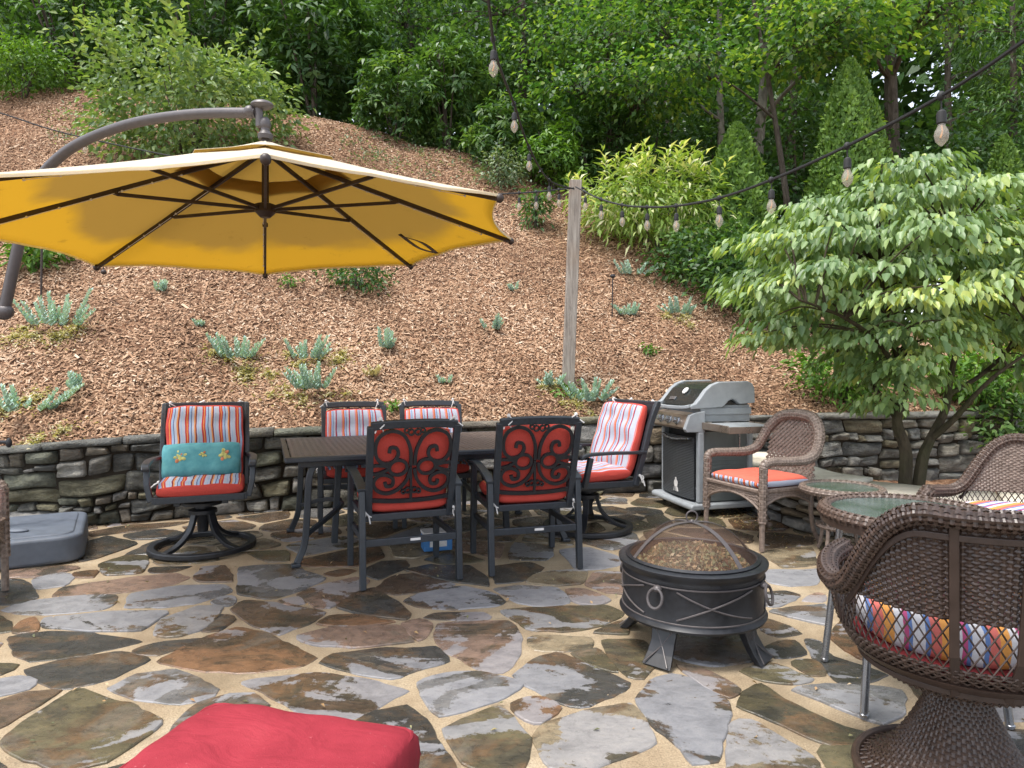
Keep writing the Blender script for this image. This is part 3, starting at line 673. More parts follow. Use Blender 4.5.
for P,c,pa in polys:
    Q=[]; n=len(P); ctr=(sum(p[0] for p in P)/n,sum(p[1] for p in P)/n); se=nr.uniform(0,200)
    for i in range(n):
        a_,b_=P[i],P[(i+1)%n]; l=math.dist(a_,b_); m=max(2,int(l/.035))
        for k in range(m):
            t_=k/m
            # soften the corners
            e=.10*min(1,.09/max(l,.05))
            x=a_[0]+(b_[0]-a_[0])*t_; y=a_[1]+(b_[1]-a_[1])*t_
            if k==0:
                pr=P[i-1]; x=x*.86+.07*(a_[0]+(pr[0]-a_[0])*min(1,.12/max(.01,math.dist(pr,a_))))+.07*(a_[0]+(b_[0]-a_[0])*min(1,.12/max(.01,l)))
                y=y*.86+.07*(a_[1]+(pr[1]-a_[1])*min(1,.12/max(.01,math.dist(pr,a_))))+.07*(a_[1]+(b_[1]-a_[1])*min(1,.12/max(.01,l)))
            j1=noise.noise(Vector((x*9,y*9,se)))*.016+noise.noise(Vector((x*34,y*34,se)))*.008
            dx,dy=ctr[0]-x,ctr[1]-y; dl=math.hypot(dx,dy) or 1
            Q.append((x+dx/dl*(j1-.019),y+dy/dl*(j1-.019)))
    zt=nr.uniform(.005,.011); N_=len(Q); o=len(V); k_=nr.uniform(.75,1.3)
    tl=(nr.uniform(-.006,.006),nr.uniform(-.006,.006))
    for x,y in Q:
        dx,dy=ctr[0]-x,ctr[1]-y; dl=math.hypot(dx,dy) or 1; V.append((x-dx/dl*.004,y-dy/dl*.004,-.01))
    for x,y in Q: V.append((x,y,zt-.004))
    for x,y in Q:
        dx,dy=ctr[0]-x,ctr[1]-y; dl=math.hypot(dx,dy) or 1; V.append((x+dx/dl*.004,y+dy/dl*.004,zt-.001+tl[0]*(x-ctr[0])+tl[1]*(y-ctr[1])))
    fl=[]
    for r_ in range(2):
        for i in range(N_): j=(i+1)%N_; fl.append((o+r_*N_+i,o+r_*N_+j,o+(r_+1)*N_+j,o+(r_+1)*N_+i))
    fl.append(tuple(range(o+2*N_,o+3*N_)))
    Tf+=fl; C+=[(c[0]*k_,c[1]*k_,c[2]*k_,1)]*len(fl); PAt+=[pa]*len(fl)
bm.free()
mor=MB(); 
mg=14
mor.add([(-14,-3,0),(14,-3,0),(14,float(wall_y(14))+.2,0)]+[(float(x),float(wall_y(x))+.04,0) for x in WX[::-1] if -14<=x<14],[tuple(range(3+len([x for x in WX if -14<=x<14])))])
nv=len(mor.v); me_=mor
me_.add(V,Tf,1)
po=me_.build('patio',[M['mortar'],M['flag']])
at_=po.data.attributes.new('stone','FLOAT_COLOR','FACE'); at_.data.foreach_set('color',np.array([(0.3,.2,.1,1)]+C,dtype=np.float32).ravel())
at_=po.data.attributes.new('patch','FLOAT','FACE'); at_.data.foreach_set('value',np.array([0]+PAt,dtype=np.float32))
tag(po,kind='structure')
# ------------------------------------------------------------------ cushions
def cushion(name, w, d, t, M4, mats, parent=None, n=22, tuft=(), side=.86, puff=.32, sag=0.0, wob=.006, seed=0, corner=.05):
    """pillow block; mats = [top, side/bottom]; M4 places it (x right, y forward, z up)"""
    V=[];UV=[];Fc=[];mi=[]
    se=Vector((seed*3.1,seed*1.7,seed))
    def shape(u,v,s):
        e=max(0,(1-abs(u)**5))*max(0,(1-abs(v)**5)); e=e**puff
        rx=1-corner*v*v*v*v-.02*(1-abs(v)); ry=1-corner*u*u*u*u
        x=w/2*u*rx; y=d/2*v*ry; z=s*t/2*e
        if s>0:
            for (tu,tv,dep) in tuft: z-=dep*math.exp(-(((u-tu)*w/2)**2+((v-tv)*d/2)**2)/.004)
            z+=wob*noise.noise(Vector((x*9,y*9,0))+se)*2*e
        z-=sag*(1-u*u)*(1-v*v)
        x+=wob*noise.noise(Vector((y*7,z*7,2))+se); y+=wob*noise.noise(Vector((x*7,z*7,5))+se)
        return (x,y,z)
    g=[-1,-.985,-.95,-.88]+[ -.78+1.56*i/(n-1) for i in range(n)]+[.88,.95,.985,1]; K=len(g)
    for s in (1,-1):
        for v in g:
            for u in g: V.append(M4@Vector(shape(u,v,s))); UV.append((u*.5+.5,v*.5+.5))
    for s in (0,1):
        o=s*K*K
        for j in range(K-1):
            for i in range(K-1):
                q=(o+j*K+i,o+j*K+i+1,o+(j+1)*K+i+1,o+(j+1)*K+i); Fc.append(q if s==0 else q[::-1])
                cu=abs((g[i]+g[i+1])/2); cv=abs((g[j]+g[j+1])/2)
                mi.append(0 if (s==0 and cu<side+.09 and cv<side+.09) else 1)
    me=bpy.data.meshes.new(name); me.from_pydata(V,[],Fc)
    for m in mats: me.materials.append(m)
    me.polygons.foreach_set('material_index',mi); me.polygons.foreach_set('use_smooth',[True]*len(Fc))
    l=me.uv_layers.new(name='UVMap'); idx=[0]*len(me.loops); me.loops.foreach_get('vertex_index',idx)
    l.data.foreach_set('uv',np.array(UV,dtype=np.float32)[idx].ravel())
    bm=bmesh.new(); bm.from_mesh(me); bmesh.ops.remove_doubles(bm,verts=bm.verts,dist=1e-5); bm.to_mesh(me); bm.free(); me.update()
    o=bpy.data.objects.new(name,me); COL.objects.link(o)
    if parent is not None: o.parent=parent
    return o
def Mx(loc, rx=0, ry=0, rz=0): return Matrix.Translation(loc)@Matrix.Rotation(rz,4,'Z')@Matrix.Rotation(ry,4,'Y')@Matrix.Rotation(rx,4,'X')
def ties(root, pts, seed):
    rnd=random.Random(seed)
    for p in pts:
        m=MB(); p=Vector(p); m.ball(p,.012,5)
        for k in range(4):
            q=p+Vector((rnd.uniform(-.05,.05),rnd.uniform(-.02,.02),rnd.uniform(-.085,-.01))); mid=(p+q)/2+Vector((rnd.uniform(-.025,.025),rnd.uniform(-.015,.015),rnd.uniform(0,.02)))
            m.tube(spline([p,mid,q],3),.0042,5)
        m.build('cushion_tie',M['white'],root,smooth=True)

# ------------------------------------------------------------------ lattice back dining chairs
def back_pt(x,z,off=0):            # the plane of the reclined back: z .38 -> y -.20, z .95 -> y -.36
    t=(z-.38)/.57; return (x,-.20-.16*t-off*.96,z-off*.27)
def dining_chair(label, group):
    t=thing('dining_chair',label,'chair',group=group)
    for s in (-1,1):
        for nm,path in (('rear',[(s*.288,-.285,0),(s*.288,-.265,.3),(s*.288,-.235,.575)]),('front',[(s*.285,.25,0),(s*.285,.245,.35),(s*.285,.235,.62)])):
            m=MB(); m.flat(path,.036,.046,up=(0,1,0)); m.build('leg',M['frame'],t,bevel=.006)
        m=MB(); m.flat(spline([(s*.288,.285,.60),(s*.289,.26,.633),(s*.29,.12,.64),(s*.291,-.08,.617),(s*.289,-.2,.588),(s*.288,-.262,.566)],5),.052,.022); m.build('armrest',M['frame'],t,bevel=.006)
        m=MB(); m.flat([back_pt(s*.245,.375),back_pt(s*.25,.62),back_pt(s*.255,.945)],.042,.03,up=(0,1,.2)); m.build('back_post',M['frame'],t,bevel=.006)
        m=MB(); m.bar((s*.27,-.268,.262),(s*.27,.243,.262),.022,.04); m.build('side_stretcher',M['frame'],t,bevel=.004)
    m=MB(); 
    for s in(-1,1): m.bar((s*.262,-.22,.395),(s*.262,.25,.40),.03,.04); m.bar((s*.262,-.2,.41),(s*.287,-.245,.45),.03,.03)
    m.bar((-.26,.25,.40),(.26,.25,.40),.03,.04); m.bar((-.26,-.2,.395),(.26,-.2,.395),.03,.04); m.box((0,.02,.405),(.5,.42,.008))
    m.build('seat_frame',M['frame'],t,bevel=.004)
    m=MB(); m.bar((-.272,-.268,.262),(.272,-.268,.262),.02,.042); m.build('rear_crossbar',M['frame'],t,bevel=.004)
    m=MB(); m.box((.02,-.281,.266),(.06,.004,.014)); m.build('metal_tag',M['white'],t)
    m=MB(); m.flat(spline([back_pt(-.255,.945),back_pt(-.12,.955),back_pt(.12,.955),back_pt(.255,.945)],5),.028,.05,up=(0,-.27,.96)); m.build('top_rail',M['frame'],t,bevel=.006)
    # scrolled cast lattice, drawn in the plane of the back
    m=MB(); c=lambda pts,w=.017,cl=False: m.flat([back_pt(x,z,0) for x,z in pts],.016,w,up=(0,.96,.27),closed=cl)
    cc=lambda pts,w=.02: m.sweep([back_pt(x,z,0) for x,z in pts],[(-w/2,-.008),(w/2,-.008),(w/2,.008),(-w/2,.008)],up=(0,.96,.27))
    def sp(pts,n=6): return [(p[0],p[1]) for p in spline([(a,b,0) for a,b in pts],n)]
    for s in(-1,1):
        q=lambda pts:[(s*a,b) for a,b in pts]
        cc(sp(q([(.012,.705),(.018,.80),(.06,.885),(.13,.915),(.195,.89),(.222,.835),(.215,.765),(.175,.725),(.12,.73),(.09,.77),(.10,.81),(.135,.815),(.142,.785)])))
        cc(sp(q([(.012,.685),(.03,.62),(.075,.565),(.14,.54),(.20,.56),(.225,.605),(.205,.645),(.16,.655),(.115,.63),(.115,.59),(.15,.585),(.158,.61)])))
        ring=[(s*(.085+.052*math.cos(a*math.pi/12)),.695+.045*math.sin(a*math.pi/12)) for a in range(25)]; cc(ring,.018)
        cc(sp(q([(.135,.70),(.19,.712),(.248,.712)])),.018); cc(sp(q([(.135,.69),(.19,.668),(.245,.66)])),.018)
        for (a,b,r_) in((.02,.905,.017),(.048,.915,.013),(.02,.553,.016),(.046,.545,.012)):
            cc([(s*(a+r_*math.cos(k*math.pi/6)),b+r_*math.sin(k*math.pi/6)) for k in range(13)],.009)
    cc(sp([(-.245,.505),(-.1,.49),(.1,.49),(.245,.505)]),.024); cc(sp([(-.012,.70),(0,.55),(0,.49)]),.014)
    m.build('scroll_lattice',M['black'],t,bevel=.003)
    cushion('seat_cushion',.50,.50,.11,Mx((0,.035,.462)),[M['stripe'],M['red']],t,tuft=((-.4,-.3,.02),(.4,-.3,.02),(-.4,.4,.02),(.4,.4,.02)),seed=1)
    # local z of the back cushion points forward
    A=math.atan2(.16,.57)
    o=cushion('back_cushion',.49,.53,.11,Mx((0,-.195,.665))@Matrix.Rotation(R(-90)+A,4,'X')@Matrix.Rotation(math.pi,4,'Z'),[M['stripe_pale'],M['red']],t,tuft=((-.4,-.35,.02),(.4,-.35,.02),(-.4,.35,.02),(.4,.35,.02)),seed=2)
    ties(t,[back_pt(-.27,.435,.02),back_pt(.27,.435,.02),back_pt(.235,.985,-.01),back_pt(-.2,.985,-.01)],4)
    return t
CG='lattice back dining chairs round the table'
ch=dining_chair('lattice back dining chair with its back to us, left one of the near pair',CG); ch.location=(-.69,4.29,.012); ch.rotation_euler=(0,0,face_rot(-.36,.93))
dup(ch,(.075,4.54,.012),face_rot(-.27,.96),'lattice back dining chair with its back to us, right one of the near pair')
dup(ch,(-1.27,5.58,.012),face_rot(.28,-.96),'striped cushion dining chair beyond the table against the wall, left of the far pair')
dup(ch,(-.64,5.74,.012),face_rot(.24,-.97),'striped cushion dining chair beyond the table against the wall, right of the far pair')

# ------------------------------------------------------------------ swivel rockers
def swivel(label, stripe, group):
    t=thing('swivel_chair',label,'chair',group=group)
    m=MB(); m.flat([(.33*math.cos(a*math.pi/24),.33*math.sin(a*math.pi/24),.022) for a in range(48)],.05,.036,closed=True); m.build('base_ring',M['black'],t,bevel=.008)
    for k in range(4):
        a=math.pi/4+k*math.pi/2; c,s=math.cos(a),math.sin(a)
        m=MB(); m.flat(spline([(c*.32,s*.32,.03),(c*.22,s*.22,.055),(c*.12,s*.12,.13),(c*.075,s*.075,.24),(c*.07,s*.07,.28)],5),.045,.024); m.build('leg',M['black'],t,bevel=.005)
    m=MB(); m.lathe([(0,.12),(.035,.12),(.04,.2),(.06,.24),(.095,.25),(.095,.275),(.05,.285),(.05,.31),(.14,.315),(.14,.335),(0,.335)],20); m.build('swivel_post',M['black'],t,smooth=True)
    m=MB(); 
    for s in(-1,1): m.bar((s*.275,-.26,.375),(s*.275,.28,.40),.034,.045); m.bar((s*.15,-.2,.345),(s*.15,.2,.355),.04,.03)
    m.bar((-.275,.28,.40),(.275,.28,.40),.034,.045); m.bar((-.275,-.25,.378),(.275,-.25,.378),.034,.04); m.box((0,0,.395),(.53,.5,.008))
    m.build('seat_frame',M['frame'],t,bevel=.005)
    bp=lambda x,z,off=0:(x,-.25-.20*(z-.38)/.62-off,z)
    for s in(-1,1):
        m=MB(); m.flat(spline([bp(s*.285,.36),bp(s*.29,.6),bp(s*.29,.85),(s*.29,-.475,.995)],5),.036,.05,up=(0,1,.3)); m.build('back_post',M['frame'],t,bevel=.007)
        m=MB(); m.flat([(s*.30,.25,.39),(s*.325,.24,.5),(s*.33,.215,.61)],.036,.04,up=(0,1,0)); m.build('arm_support',M['frame'],t,bevel=.006)
        m=MB(); m.flat(spline([(s*.325,.31,.605),(s*.33,.25,.632),(s*.335,.05,.635),(s*.325,-.15,.625),(s*.295,-.335,.615)],5),.05,.024); m.build('armrest',M['frame'],t,bevel=.007)
    m=MB(); m.flat([(-.30,-.475,.99),(.30,-.475,.99)],.045,.035); 
    m.build('top_rail',M['frame'],t,bevel=.007)
    m=MB(); gv=[];
    for i in range(9):
        z=.42+.56*i/8
        for j in range(9):
            x=-.275+.55*j/8; gv.append(bp(x,z,.02*(1-(2*j/8-1)**2)))
    m.add(gv,[(a*9+b,a*9+b+1,a*9+b+10,a*9+b+9) for a in range(8) for b in range(8)]); m.build('sling_back',M['black'],t,solid=.006)
    cushion('seat_cushion',.56,.54,.12,Mx((0,.03,.455)),[stripe,M['red']],t,tuft=((-.4,-.3,.02),(.4,-.3,.02),(-.4,.4,.015),(.4,.4,.015)),seed=3)
    A=math.atan2(.20,.62)
    cushion('back_cushion',.54,.60,.12,Mx((0,-.295,.70))@Matrix.Rotation(R(-90)+A,4,'X')@Matrix.Rotation(math.pi,4,'Z'),[stripe,M['red']],t,tuft=((-.42,-.1,.025),(.42,-.1,.025),(0,-.1,.03),(-.42,.55,.02),(.42,.55,.02)),seed=4,wob=.010)
    ties(t,[bp(-.24,1.01,.01),bp(.02,1.015,.01),bp(.25,1.01,.01),bp(-.31,.44,.0),bp(.31,.44,.0)],8)
    return t
SG='swivel rockers at the ends of the table'
c1=swivel('striped swivel chair with ring base and teal pillow, left of the table',M['stripe'],SG); fa=face_rot(.36,-.93); c1.location=(-2.19,4.84,.012); c1.rotation_euler=(0,0,fa)
c2=swivel('pale striped swivel chair at the table end nearest the grill',M['stripe_pale'],SG); c2.location=(.60,5.42,.012); c2.rotation_euler=(0,0,face_rot(-.86,-.50))
tp=thing('lumbar_pillow','teal lumbar pillow with pale yellow balloon print on the left swivel chair','pillow',(-2.19,4.84,.012),fa)
PMx=Mx((.015,-.135,.605))@Matrix.Rotation(R(-90)+.33,4,'X')@Matrix.Rotation(math.pi,4,'Z')
cushion('pillow_body',.53,.25,.13,PMx,[M['teal'],M['teal']],tp,puff=.5,seed=6)
m=MB(); 
for (x,y,r_,n_) in((-.14,.02,.052,9),(.01,.03,.03,6),(.155,.02,.05,8)):
    for k in range(n_):
        a=2.4*k; rr=r_*.75*math.sqrt(k/n_); px_,py_=x+rr*math.cos(a),y+rr*math.sin(a)
        e=((1-abs(px_/.25)**5)*(1-abs(py_/.105)**5))**.5
        o_=len(m.v); m.ball((0,0,0),(r_*.34,r_*.26,.004),4,m=k%4==3); m.xform(PMx@Matrix.Translation((px_,py_,.065*e+.002))@Matrix.Rotation(a,4,'Z'),o_)
    o_=len(m.v); m.ball((0,0,0),(.008,.008,.004),4); m.xform(PMx@Matrix.Translation((x,y-.08,.047)),o_)
m.build('balloon_print',[M['print'],M['print_red']],tp,smooth=True)

# ------------------------------------------------------------------ dining table
ux,uy=.94,.34
tb=thing('dining_table','long dark cast metal dining table with lattice top set among the cushioned chairs','table',(-.664,5.164,.012),math.atan2(uy,ux))
m=MB()
for i in range(49): m.box((-.96+1.92*i/48,0,.709),(.020,1.14,.010))
for i in range(19): m.box((0,-.56+1.12*i/18,.7115),(1.95,.026,.010))
m.build('table_top',M['tabletop'],tb)
m=MB(); m.box((0,0,.683),(1.9,1.1,.006)); m.build('top_underlay',M['black'],tb)
m=MB(); 
m.flat([(-1,-.6,.700),(1,-.6,.700),(1,.6,.700),(-1,.6,.700)],.07,.034,closed=True); m.build('table_rim',M['frame'],tb,bevel=.008)
m=MB()
for s in(-1,1): m.bar((-.93,s*.5,.66),(.93,s*.5,.66),.02,.05); m.bar((s*.9,-.5,.66),(s*.9,.5,.66),.02,.05)
m.build('apron',M['frame'],tb,bevel=.004)
for sx in(-1,1):
    for sy in(-1,1):
        m=MB(); m.flat(spline([(sx*.80,sy*.46,.685),(sx*.86,sy*.48,.58),(sx*.875,sy*.48,.35),(sx*.89,sy*.48,.15),(sx*.94,sy*.495,.02)],5),.042,.042,up=(0,1,0)); m.box((sx*.945,sy*.497,.012),(.06,.05,.024)); m.build('leg',M['frame'],tb,bevel=.006)
        m=MB(); m.flat(spline([(sx*.88,sy*.48,.2),(sx*.72,sy*.3,.27),(sx*.62,sy*.1,.30),(sx*.62,0,.30)],5),.028,.03); m.build('curved_brace',M['frame'],tb,bevel=.004)
    m=MB(); m.flat([(sx*.62,0,.68),(sx*.64,0,.4),(sx*.66,0,.01)],.045,.045,up=(0,1,0)); m.build('leg',M['frame'],tb,bevel=.006)

bx=thing('box','blue and white carton lying on the patio under the dining table','box',(-.53,4.80,.016),.3)
m=MB(); m.box((0,0,.055),(.20,.13,.11)); m.build('carton',M['blue'],bx,bevel=.006)
m=MB(); m.box((0,0,.122),(.206,.136,.02)); m.box((.0,-.066,.05),(.12,.003,.04)); m.build('white_lid',M['white'],bx,bevel=.004)

# ------------------------------------------------------------------ grill
gr=thing('gas_grill','grey gas grill with closed lid and side shelf by the stone wall','grill',(1.77,6.26,.012),face_rot(-.97,-.246))
HW,HD=.335,.275
# profile pieces: (y forward, z)
def prism(m, prof, x0, x1, mi=0):
    n=len(prof); o=m.add([(x0,y,z) for y,z in prof]+[(x1,y,z) for y,z in prof],[],0)
    m.f.append(tuple(o+i for i in range(n))); m.m.append(mi); m.f.append(tuple(o+n+i for i in range(n-1,-1,-1))); m.m.append(mi)
    for i in range(n): j=(i+1)%n; m.f.append((o+j,o+i,o+n+i,o+n+j)); m.m.append(mi)
side=[(.335,.915),(.34,.945),(.285,.965),(.235,1.02),(.19,1.08),(.13,1.125),(.06,1.15),(-.22,1.155),(-.265,1.135),(-.285,1.09),(-.29,.965),(-.14,.955),(-.10,.985),(-.07,1.0),(-.03,.985),(0,.955),(.03,.93)]
for s in(-1,1):
    m=MB(); prism(m,side,s*(HW-.05),s*(HW+.01)); m.build('lid_end',M['grill_grey'],gr,bevel=.008)
m=MB(); prism(m,[(.29,.935),(.27,.975),(.225,1.03),(.175,1.085),(.115,1.12),(.05,1.14),(-.22,1.145),(-.27,1.1),(-.275,.96),(-.05,.935)],-(HW-.052),HW-.052); m.build('lid',M['grill_dark'],gr,bevel=.005)
m=MB(); m.flat(spline([(-HW-.0,.335,.945),(-HW*.8,.375,.93),(0,.40,.925),(HW*.8,.375,.93),(HW,.335,.945)],6),.045,.028); m.build('lid_handle',M['grill_grey'],gr,bevel=.010)
m=MB(); o_=len(m.v); m.lathe([(0,0),(.034,0),(.036,.008),(.03,.014),(0,.015)],18); m.xform(Mx((-.02,.205,1.062),rx=-R(48)),o_); m.build('thermometer',M['white'],gr,smooth=True)
m=MB(); o_=len(m.v); m.box((0,0,0),(.11,.035,.006)); m.xform(Mx((.12,.262,.995),rx=-R(50)),o_); m.build('badge',M['chrome'],gr,bevel=.002)
m=MB(); m.box((0,-.02,.895),(2*HW-.03,.5,.06)); prism(m,[(.20,.94),(-.27,.95),(-.27,.80),(.22,.80)],-(HW-.04),HW-.04); m.build('firebox',M['grill_grey'],gr,bevel=.006)
m=MB(); prism(m,[(.27,.885),(.335,.865),(.375,.755),(.36,.735),(.26,.735)],-(HW-.035),HW-.035); m.build('control_panel',M['stainless'],gr,bevel=.004)
for s in(-1,1):
    m=MB(); prism(m,[(.20,.90),(.30,.885),(.345,.865),(.39,.745),(.375,.72),(.20,.715)],s*(HW-.033),s*(HW+.012)); m.build('panel_end',M['grill_grey'],gr,bevel=.006)
for k in(-1,0,1):
    m=MB(); o_=len(m.v); m.lathe([(0,.05),(.022,.048),(.026,.035),(.027,.012),(.036,.008),(.038,0)],18); m.xform(Mx((k*.15,.356,.805),rx=-R(70)),o_); m.build('control_knob',M['chrome'],gr,smooth=True)
for s in(-1,1):
    m=MB(); m.box((s*(HW+.215),-.0,.787),(.40,.44,.022)); m.build('side_shelf',M['grill_grey'],gr,bevel=.010)
    m=MB(); m.box((s*(HW+.215),.226,.775),(.40,.014,.06)); m.box((s*(HW+.422),0,.770),(.014,.46,.055)); m.box((s*(HW+.215),-.226,.775),(.40,.014,.06)); m.build('shelf_skirt',M['stainless' if s<0 else 'grill_grey'],gr,bevel=.004)
    m=MB(); m.box((s*(HW-.012),HD-.04,.415),(.05,.06,.61)); m.build('cart_post',M['grill_grey'],gr,bevel=.012)
    m=MB(); m.box((s*(HW-.012),-HD+.03,.415),(.045,.05,.61)); m.build('cart_post',M['grill_grey'],gr,bevel=.012)
    m=MB(); m.box((s*(HW-.02),0,.415),(.014,.48,.60)); 
    for k in range(7): m.box((s*(HW-.012),0,.26+.035*k),(.008,.36,.008))
    m.build('side_panel',M['grill_side'],gr,bevel=.002)
    m=MB(); m.tube([(s*(HW+.03),-.12,.775),(s*(HW+.03),-.12,.55)],.007,8); m.ball((s*(HW+.03),-.12,.55),.014,6); m.build('tool_hook',M['chrome'],gr,smooth=True)
m=MB(); n_=10; pr=[(-HW+.045+ (2*HW-.09)*i/n_, HD-.005+.03*math.sin(math.pi*i/n_)) for i in range(n_+1)]
o_=m.add([(x,y,.125) for x,y in pr]+[(x,y,.665) for x,y in pr],[]); 
for i in range(n_): m.f.append((o_+i+1,o_+i,o_+n_+1+i,o_+n_+2+i)); m.m.append(0)
m.build('cabinet_door',M['door'],gr,solid=.012)
m=MB(); m.flat(spline([(-.25,HD+.028,.655),(0,HD+.055,.635),(.25,HD+.028,.655)],6),.02,.016); m.build('door_handle',M['chrome'],gr,bevel=.004)
# white kettle shaped emblem low on the door
m=MB(); yy=HD+.036; 
def disc(cx_,cz_,rx_,rz_,n=14): m.add([(cx_+rx_*math.cos(2*math.pi*i/n),yy,cz_+rz_*math.sin(2*math.pi*i/n)) for i in range(n)],[tuple(range(n-1,-1,-1))])
disc(-.03,.235,.034,.034); m.box((-.03,yy,.277),(.018,.003,.016))
for dx in(-.03,0,.03): m.bar((-.03+dx*.5,yy,.21),(-.03+dx*1.15,yy,.165),.003,.010,up=(0,1,0))
m.build('emblem',M['white'],gr,solid=.003)
m=MB(); prism(m,[(HD+.075,.055),(HD+.08,.085),(HD+.06,.105),(-HD-.02,.105),(-HD-.03,.06)],-HW-.05,HW+.05); m.build('base_shelf',M['grill_grey'],gr,bevel=.012)
m=MB(); prism(m,[(-HD+.02,.10),(-HD+.02,.76),(-HD+.005,.76),(-HD+.005,.10)],-HW+.02,HW-.02); m.build('back_panel',M['grill_side'],gr)
m=MB(); m.box((0,0,.64),(.5,.42,.14)); m.build('drip_box',M['black'],gr,bevel=.004)
for s in(-1,1):
    for f_ in(-1,1):
        m=MB(); o_=len(m.v); m.lathe([(0,-.012),(.026,-.012),(.03,0),(.026,.012),(0,.012)],16); m.xform(Mx((s*(HW-.03),f_*(HD-.03),.03),ry=R(90)),o_); m.box((s*(HW-.03),f_*(HD-.03),.054),(.035,.03,.012)); m.build('caster',M['rubber'],gr,smooth=True)

# ------------------------------------------------------------------ fire pit
fp=thing('fire_pit','round black fire pit with crossed band decoration and domed spark screen','fire pit',(.84,3.19,.012),0)
RB=.318
m=MB(); m.lathe([(0,.16),(.20,.145),(RB-.01,.15),(RB+.012,.155),(RB+.016,.165),(RB+.004,.178),(RB,.19),(RB,.343),(RB+.003,.350),(RB-.0,.358),(RB+.002,.372),(RB+.018,.384),(RB+.020,.398),(RB+.006,.405),(RB-.03,.401),(RB-.032,.385),(RB-.02,.30),(.0,.25)],72); m.build('bowl',M['black'],fp,smooth=True,angle=50)
m=MB()
for k in range(4):
    a0=R(-130+90*k+14); a1=R(-130+90*k+76); P=lambda t,z:((RB+.003)*math.cos(a0+(a1-a0)*t),(RB+.003)*math.sin(a0+(a1-a0)*t),z)
    m.tube([P(i/20,.205+.12*i/20+.008*math.sin(math.pi*i/20)) for i in range(21)],.0042,6); m.tube([P(i/20,.325-.12*i/20-.012*math.sin(math.pi*i/20)) for i in range(21)],.0042,6)
for zz in (.188,.338): m.tube([((RB+.003)*math.cos(2*math.pi*i/72),(RB+.003)*math.sin(2*math.pi*i/72),zz) for i in range(72)],.004,6,closed=True)
m.build('crossed_bands',M['pole'],fp,smooth=True)
for k in range(4):
    a=R(-130+90*k); c,s=math.cos(a),math.sin(a); er=Vector((c,s,0)); et=Vector((-s,c,0))
    # flared leg
    m=MB(); st=[(.205,.165,.072),(.211,.13,.060),(.224,.09,.056),(.250,.045,.060),(.288,.0,.068)]; vs=[]
    for r_,z,hw in st:
        for q in(-1,1): vs.append(er*(r_+.065-.0*(z/.16))+et*q*hw+Vector((0,0,z)))
        for q in(1,-1): vs.append(er*(r_+.025-.0*z)+et*q*hw*.8+Vector((0,0,z)))
    m.add(vs,[(i*4+a_,i*4+(a_+1)%4,(i+1)*4+(a_+1)%4,(i+1)*4+a_) for i in range(4) for a_ in range(4)]+[(0,3,2,1),(16,17,18,19)]); lg=m.build('leg',M['black'],fp,bevel=.004)
    m=MB(); 
    top=[er*(.205+.067)+et*q*.045+Vector((0,0,.148)) for q in(-1,1)]; bot=[er*(.353+.003)+et*q*.055+Vector((0,0,.012)) for q in(-1,1)]; midp=er*.293+Vector((0,0,.075))
    for A_,B_ in((top[0],bot[1]),(top[1],bot[0])): m.tube(spline([A_,midp+(A_-B_)*.0+er*.002,B_],6),.0028,5)
    m.build('leg_cross',M['pole'],lg,smooth=True)
    m=MB(); cc_=er*(RB+.03)+Vector((0,0,.295)); m.tube([cc_+et*.034*math.cos(2*math.pi*i/24)+Vector((0,0,.04*math.sin(2*math.pi*i/24)))+er*.01*(1-math.sin(2*math.pi*i/24)) for i in range(24)],.0065,8,closed=True)
    m.ball(er*(RB+.018)+Vector((0,0,.332)),(.02,.02,.016),6); m.build('ring_handle',M['pole'],fp,smooth=True)
DR,DH=.294,.150
dome=lambda r_:.405+DH*(1-(r_/DR)**2.5)
m=MB(); m.lathe([(.002,dome(0))]+[(DR*i/16,dome(DR*i/16)) for i in range(1,17)],56); m.build('spark_screen',M['screen'],fp,smooth=True)
m=MB(); m.lathe([(DR-.012,.401),(DR+.006,.399),(DR+.010,.409),(DR-.004,.417),(DR-.012,.411)],64)
m.build('screen_rim',M['black'],fp,smooth=True)
m=MB()
for a in(R(15),R(-60)):
    c,s=math.cos(a),math.sin(a); m.flat([(c*DR*q/10,s*DR*q/10,dome(abs(DR*q/10))+.005+(.001 if a>0 else 0)) for q in range(-10,11)],.024,.004)
m.build('screen_band',M['pole'],fp,bevel=.001)
m=MB(); m.tube([(.0+.026*math.cos(2*math.pi*i/20),0,dome(0)+.03+.026*math.sin(2*math.pi*i/20)) for i in range(20)],.004,7,closed=True); m.ball((0,0,dome(0)+.006),.012,6); m.build('lifting_ring',M['pole'],fp,smooth=True)
n=9000; rr=np.sqrt(RNG.random(n))*.278; th=RNG.uniform(0,2*math.pi,n); bumpz=.335+.09*(1-(rr/.295)**2)+.018*np.sin(rr*40+th*3)
c0=np.stack([rr*np.cos(th),rr*np.sin(th),bumpz+RNG.normal(0,.008,n)],-1); a=RNG.normal(size=(n,3)); a/=np.linalg.norm(a,axis=1,keepdims=True); b_=RNG.normal(size=(n,3)); b_-=a*(a*b_).sum(1,keepdims=True); b_/=np.linalg.norm(b_,axis=1,keepdims=True)
l_=RNG.uniform(.006,.015,(n,1)); w_=l_*RNG.uniform(.4,.9,(n,1)); V=np.stack([c0-a*l_,c0-b_*w_,c0+a*l_,c0+b_*w_],1).reshape(-1,3)
o=np_mesh('leaf_litter',V,np.arange(n*4).reshape(n,4),M['ash'],fp,{'tone':('FACE','FLOAT',RNG.random(n))}); o['kind']='stuff'
m=MB(); m.lathe([(.001,.42),(.15,.40),(.29,.335)],32); m.build('ash_bed',M['soil'],fp,smooth=True)

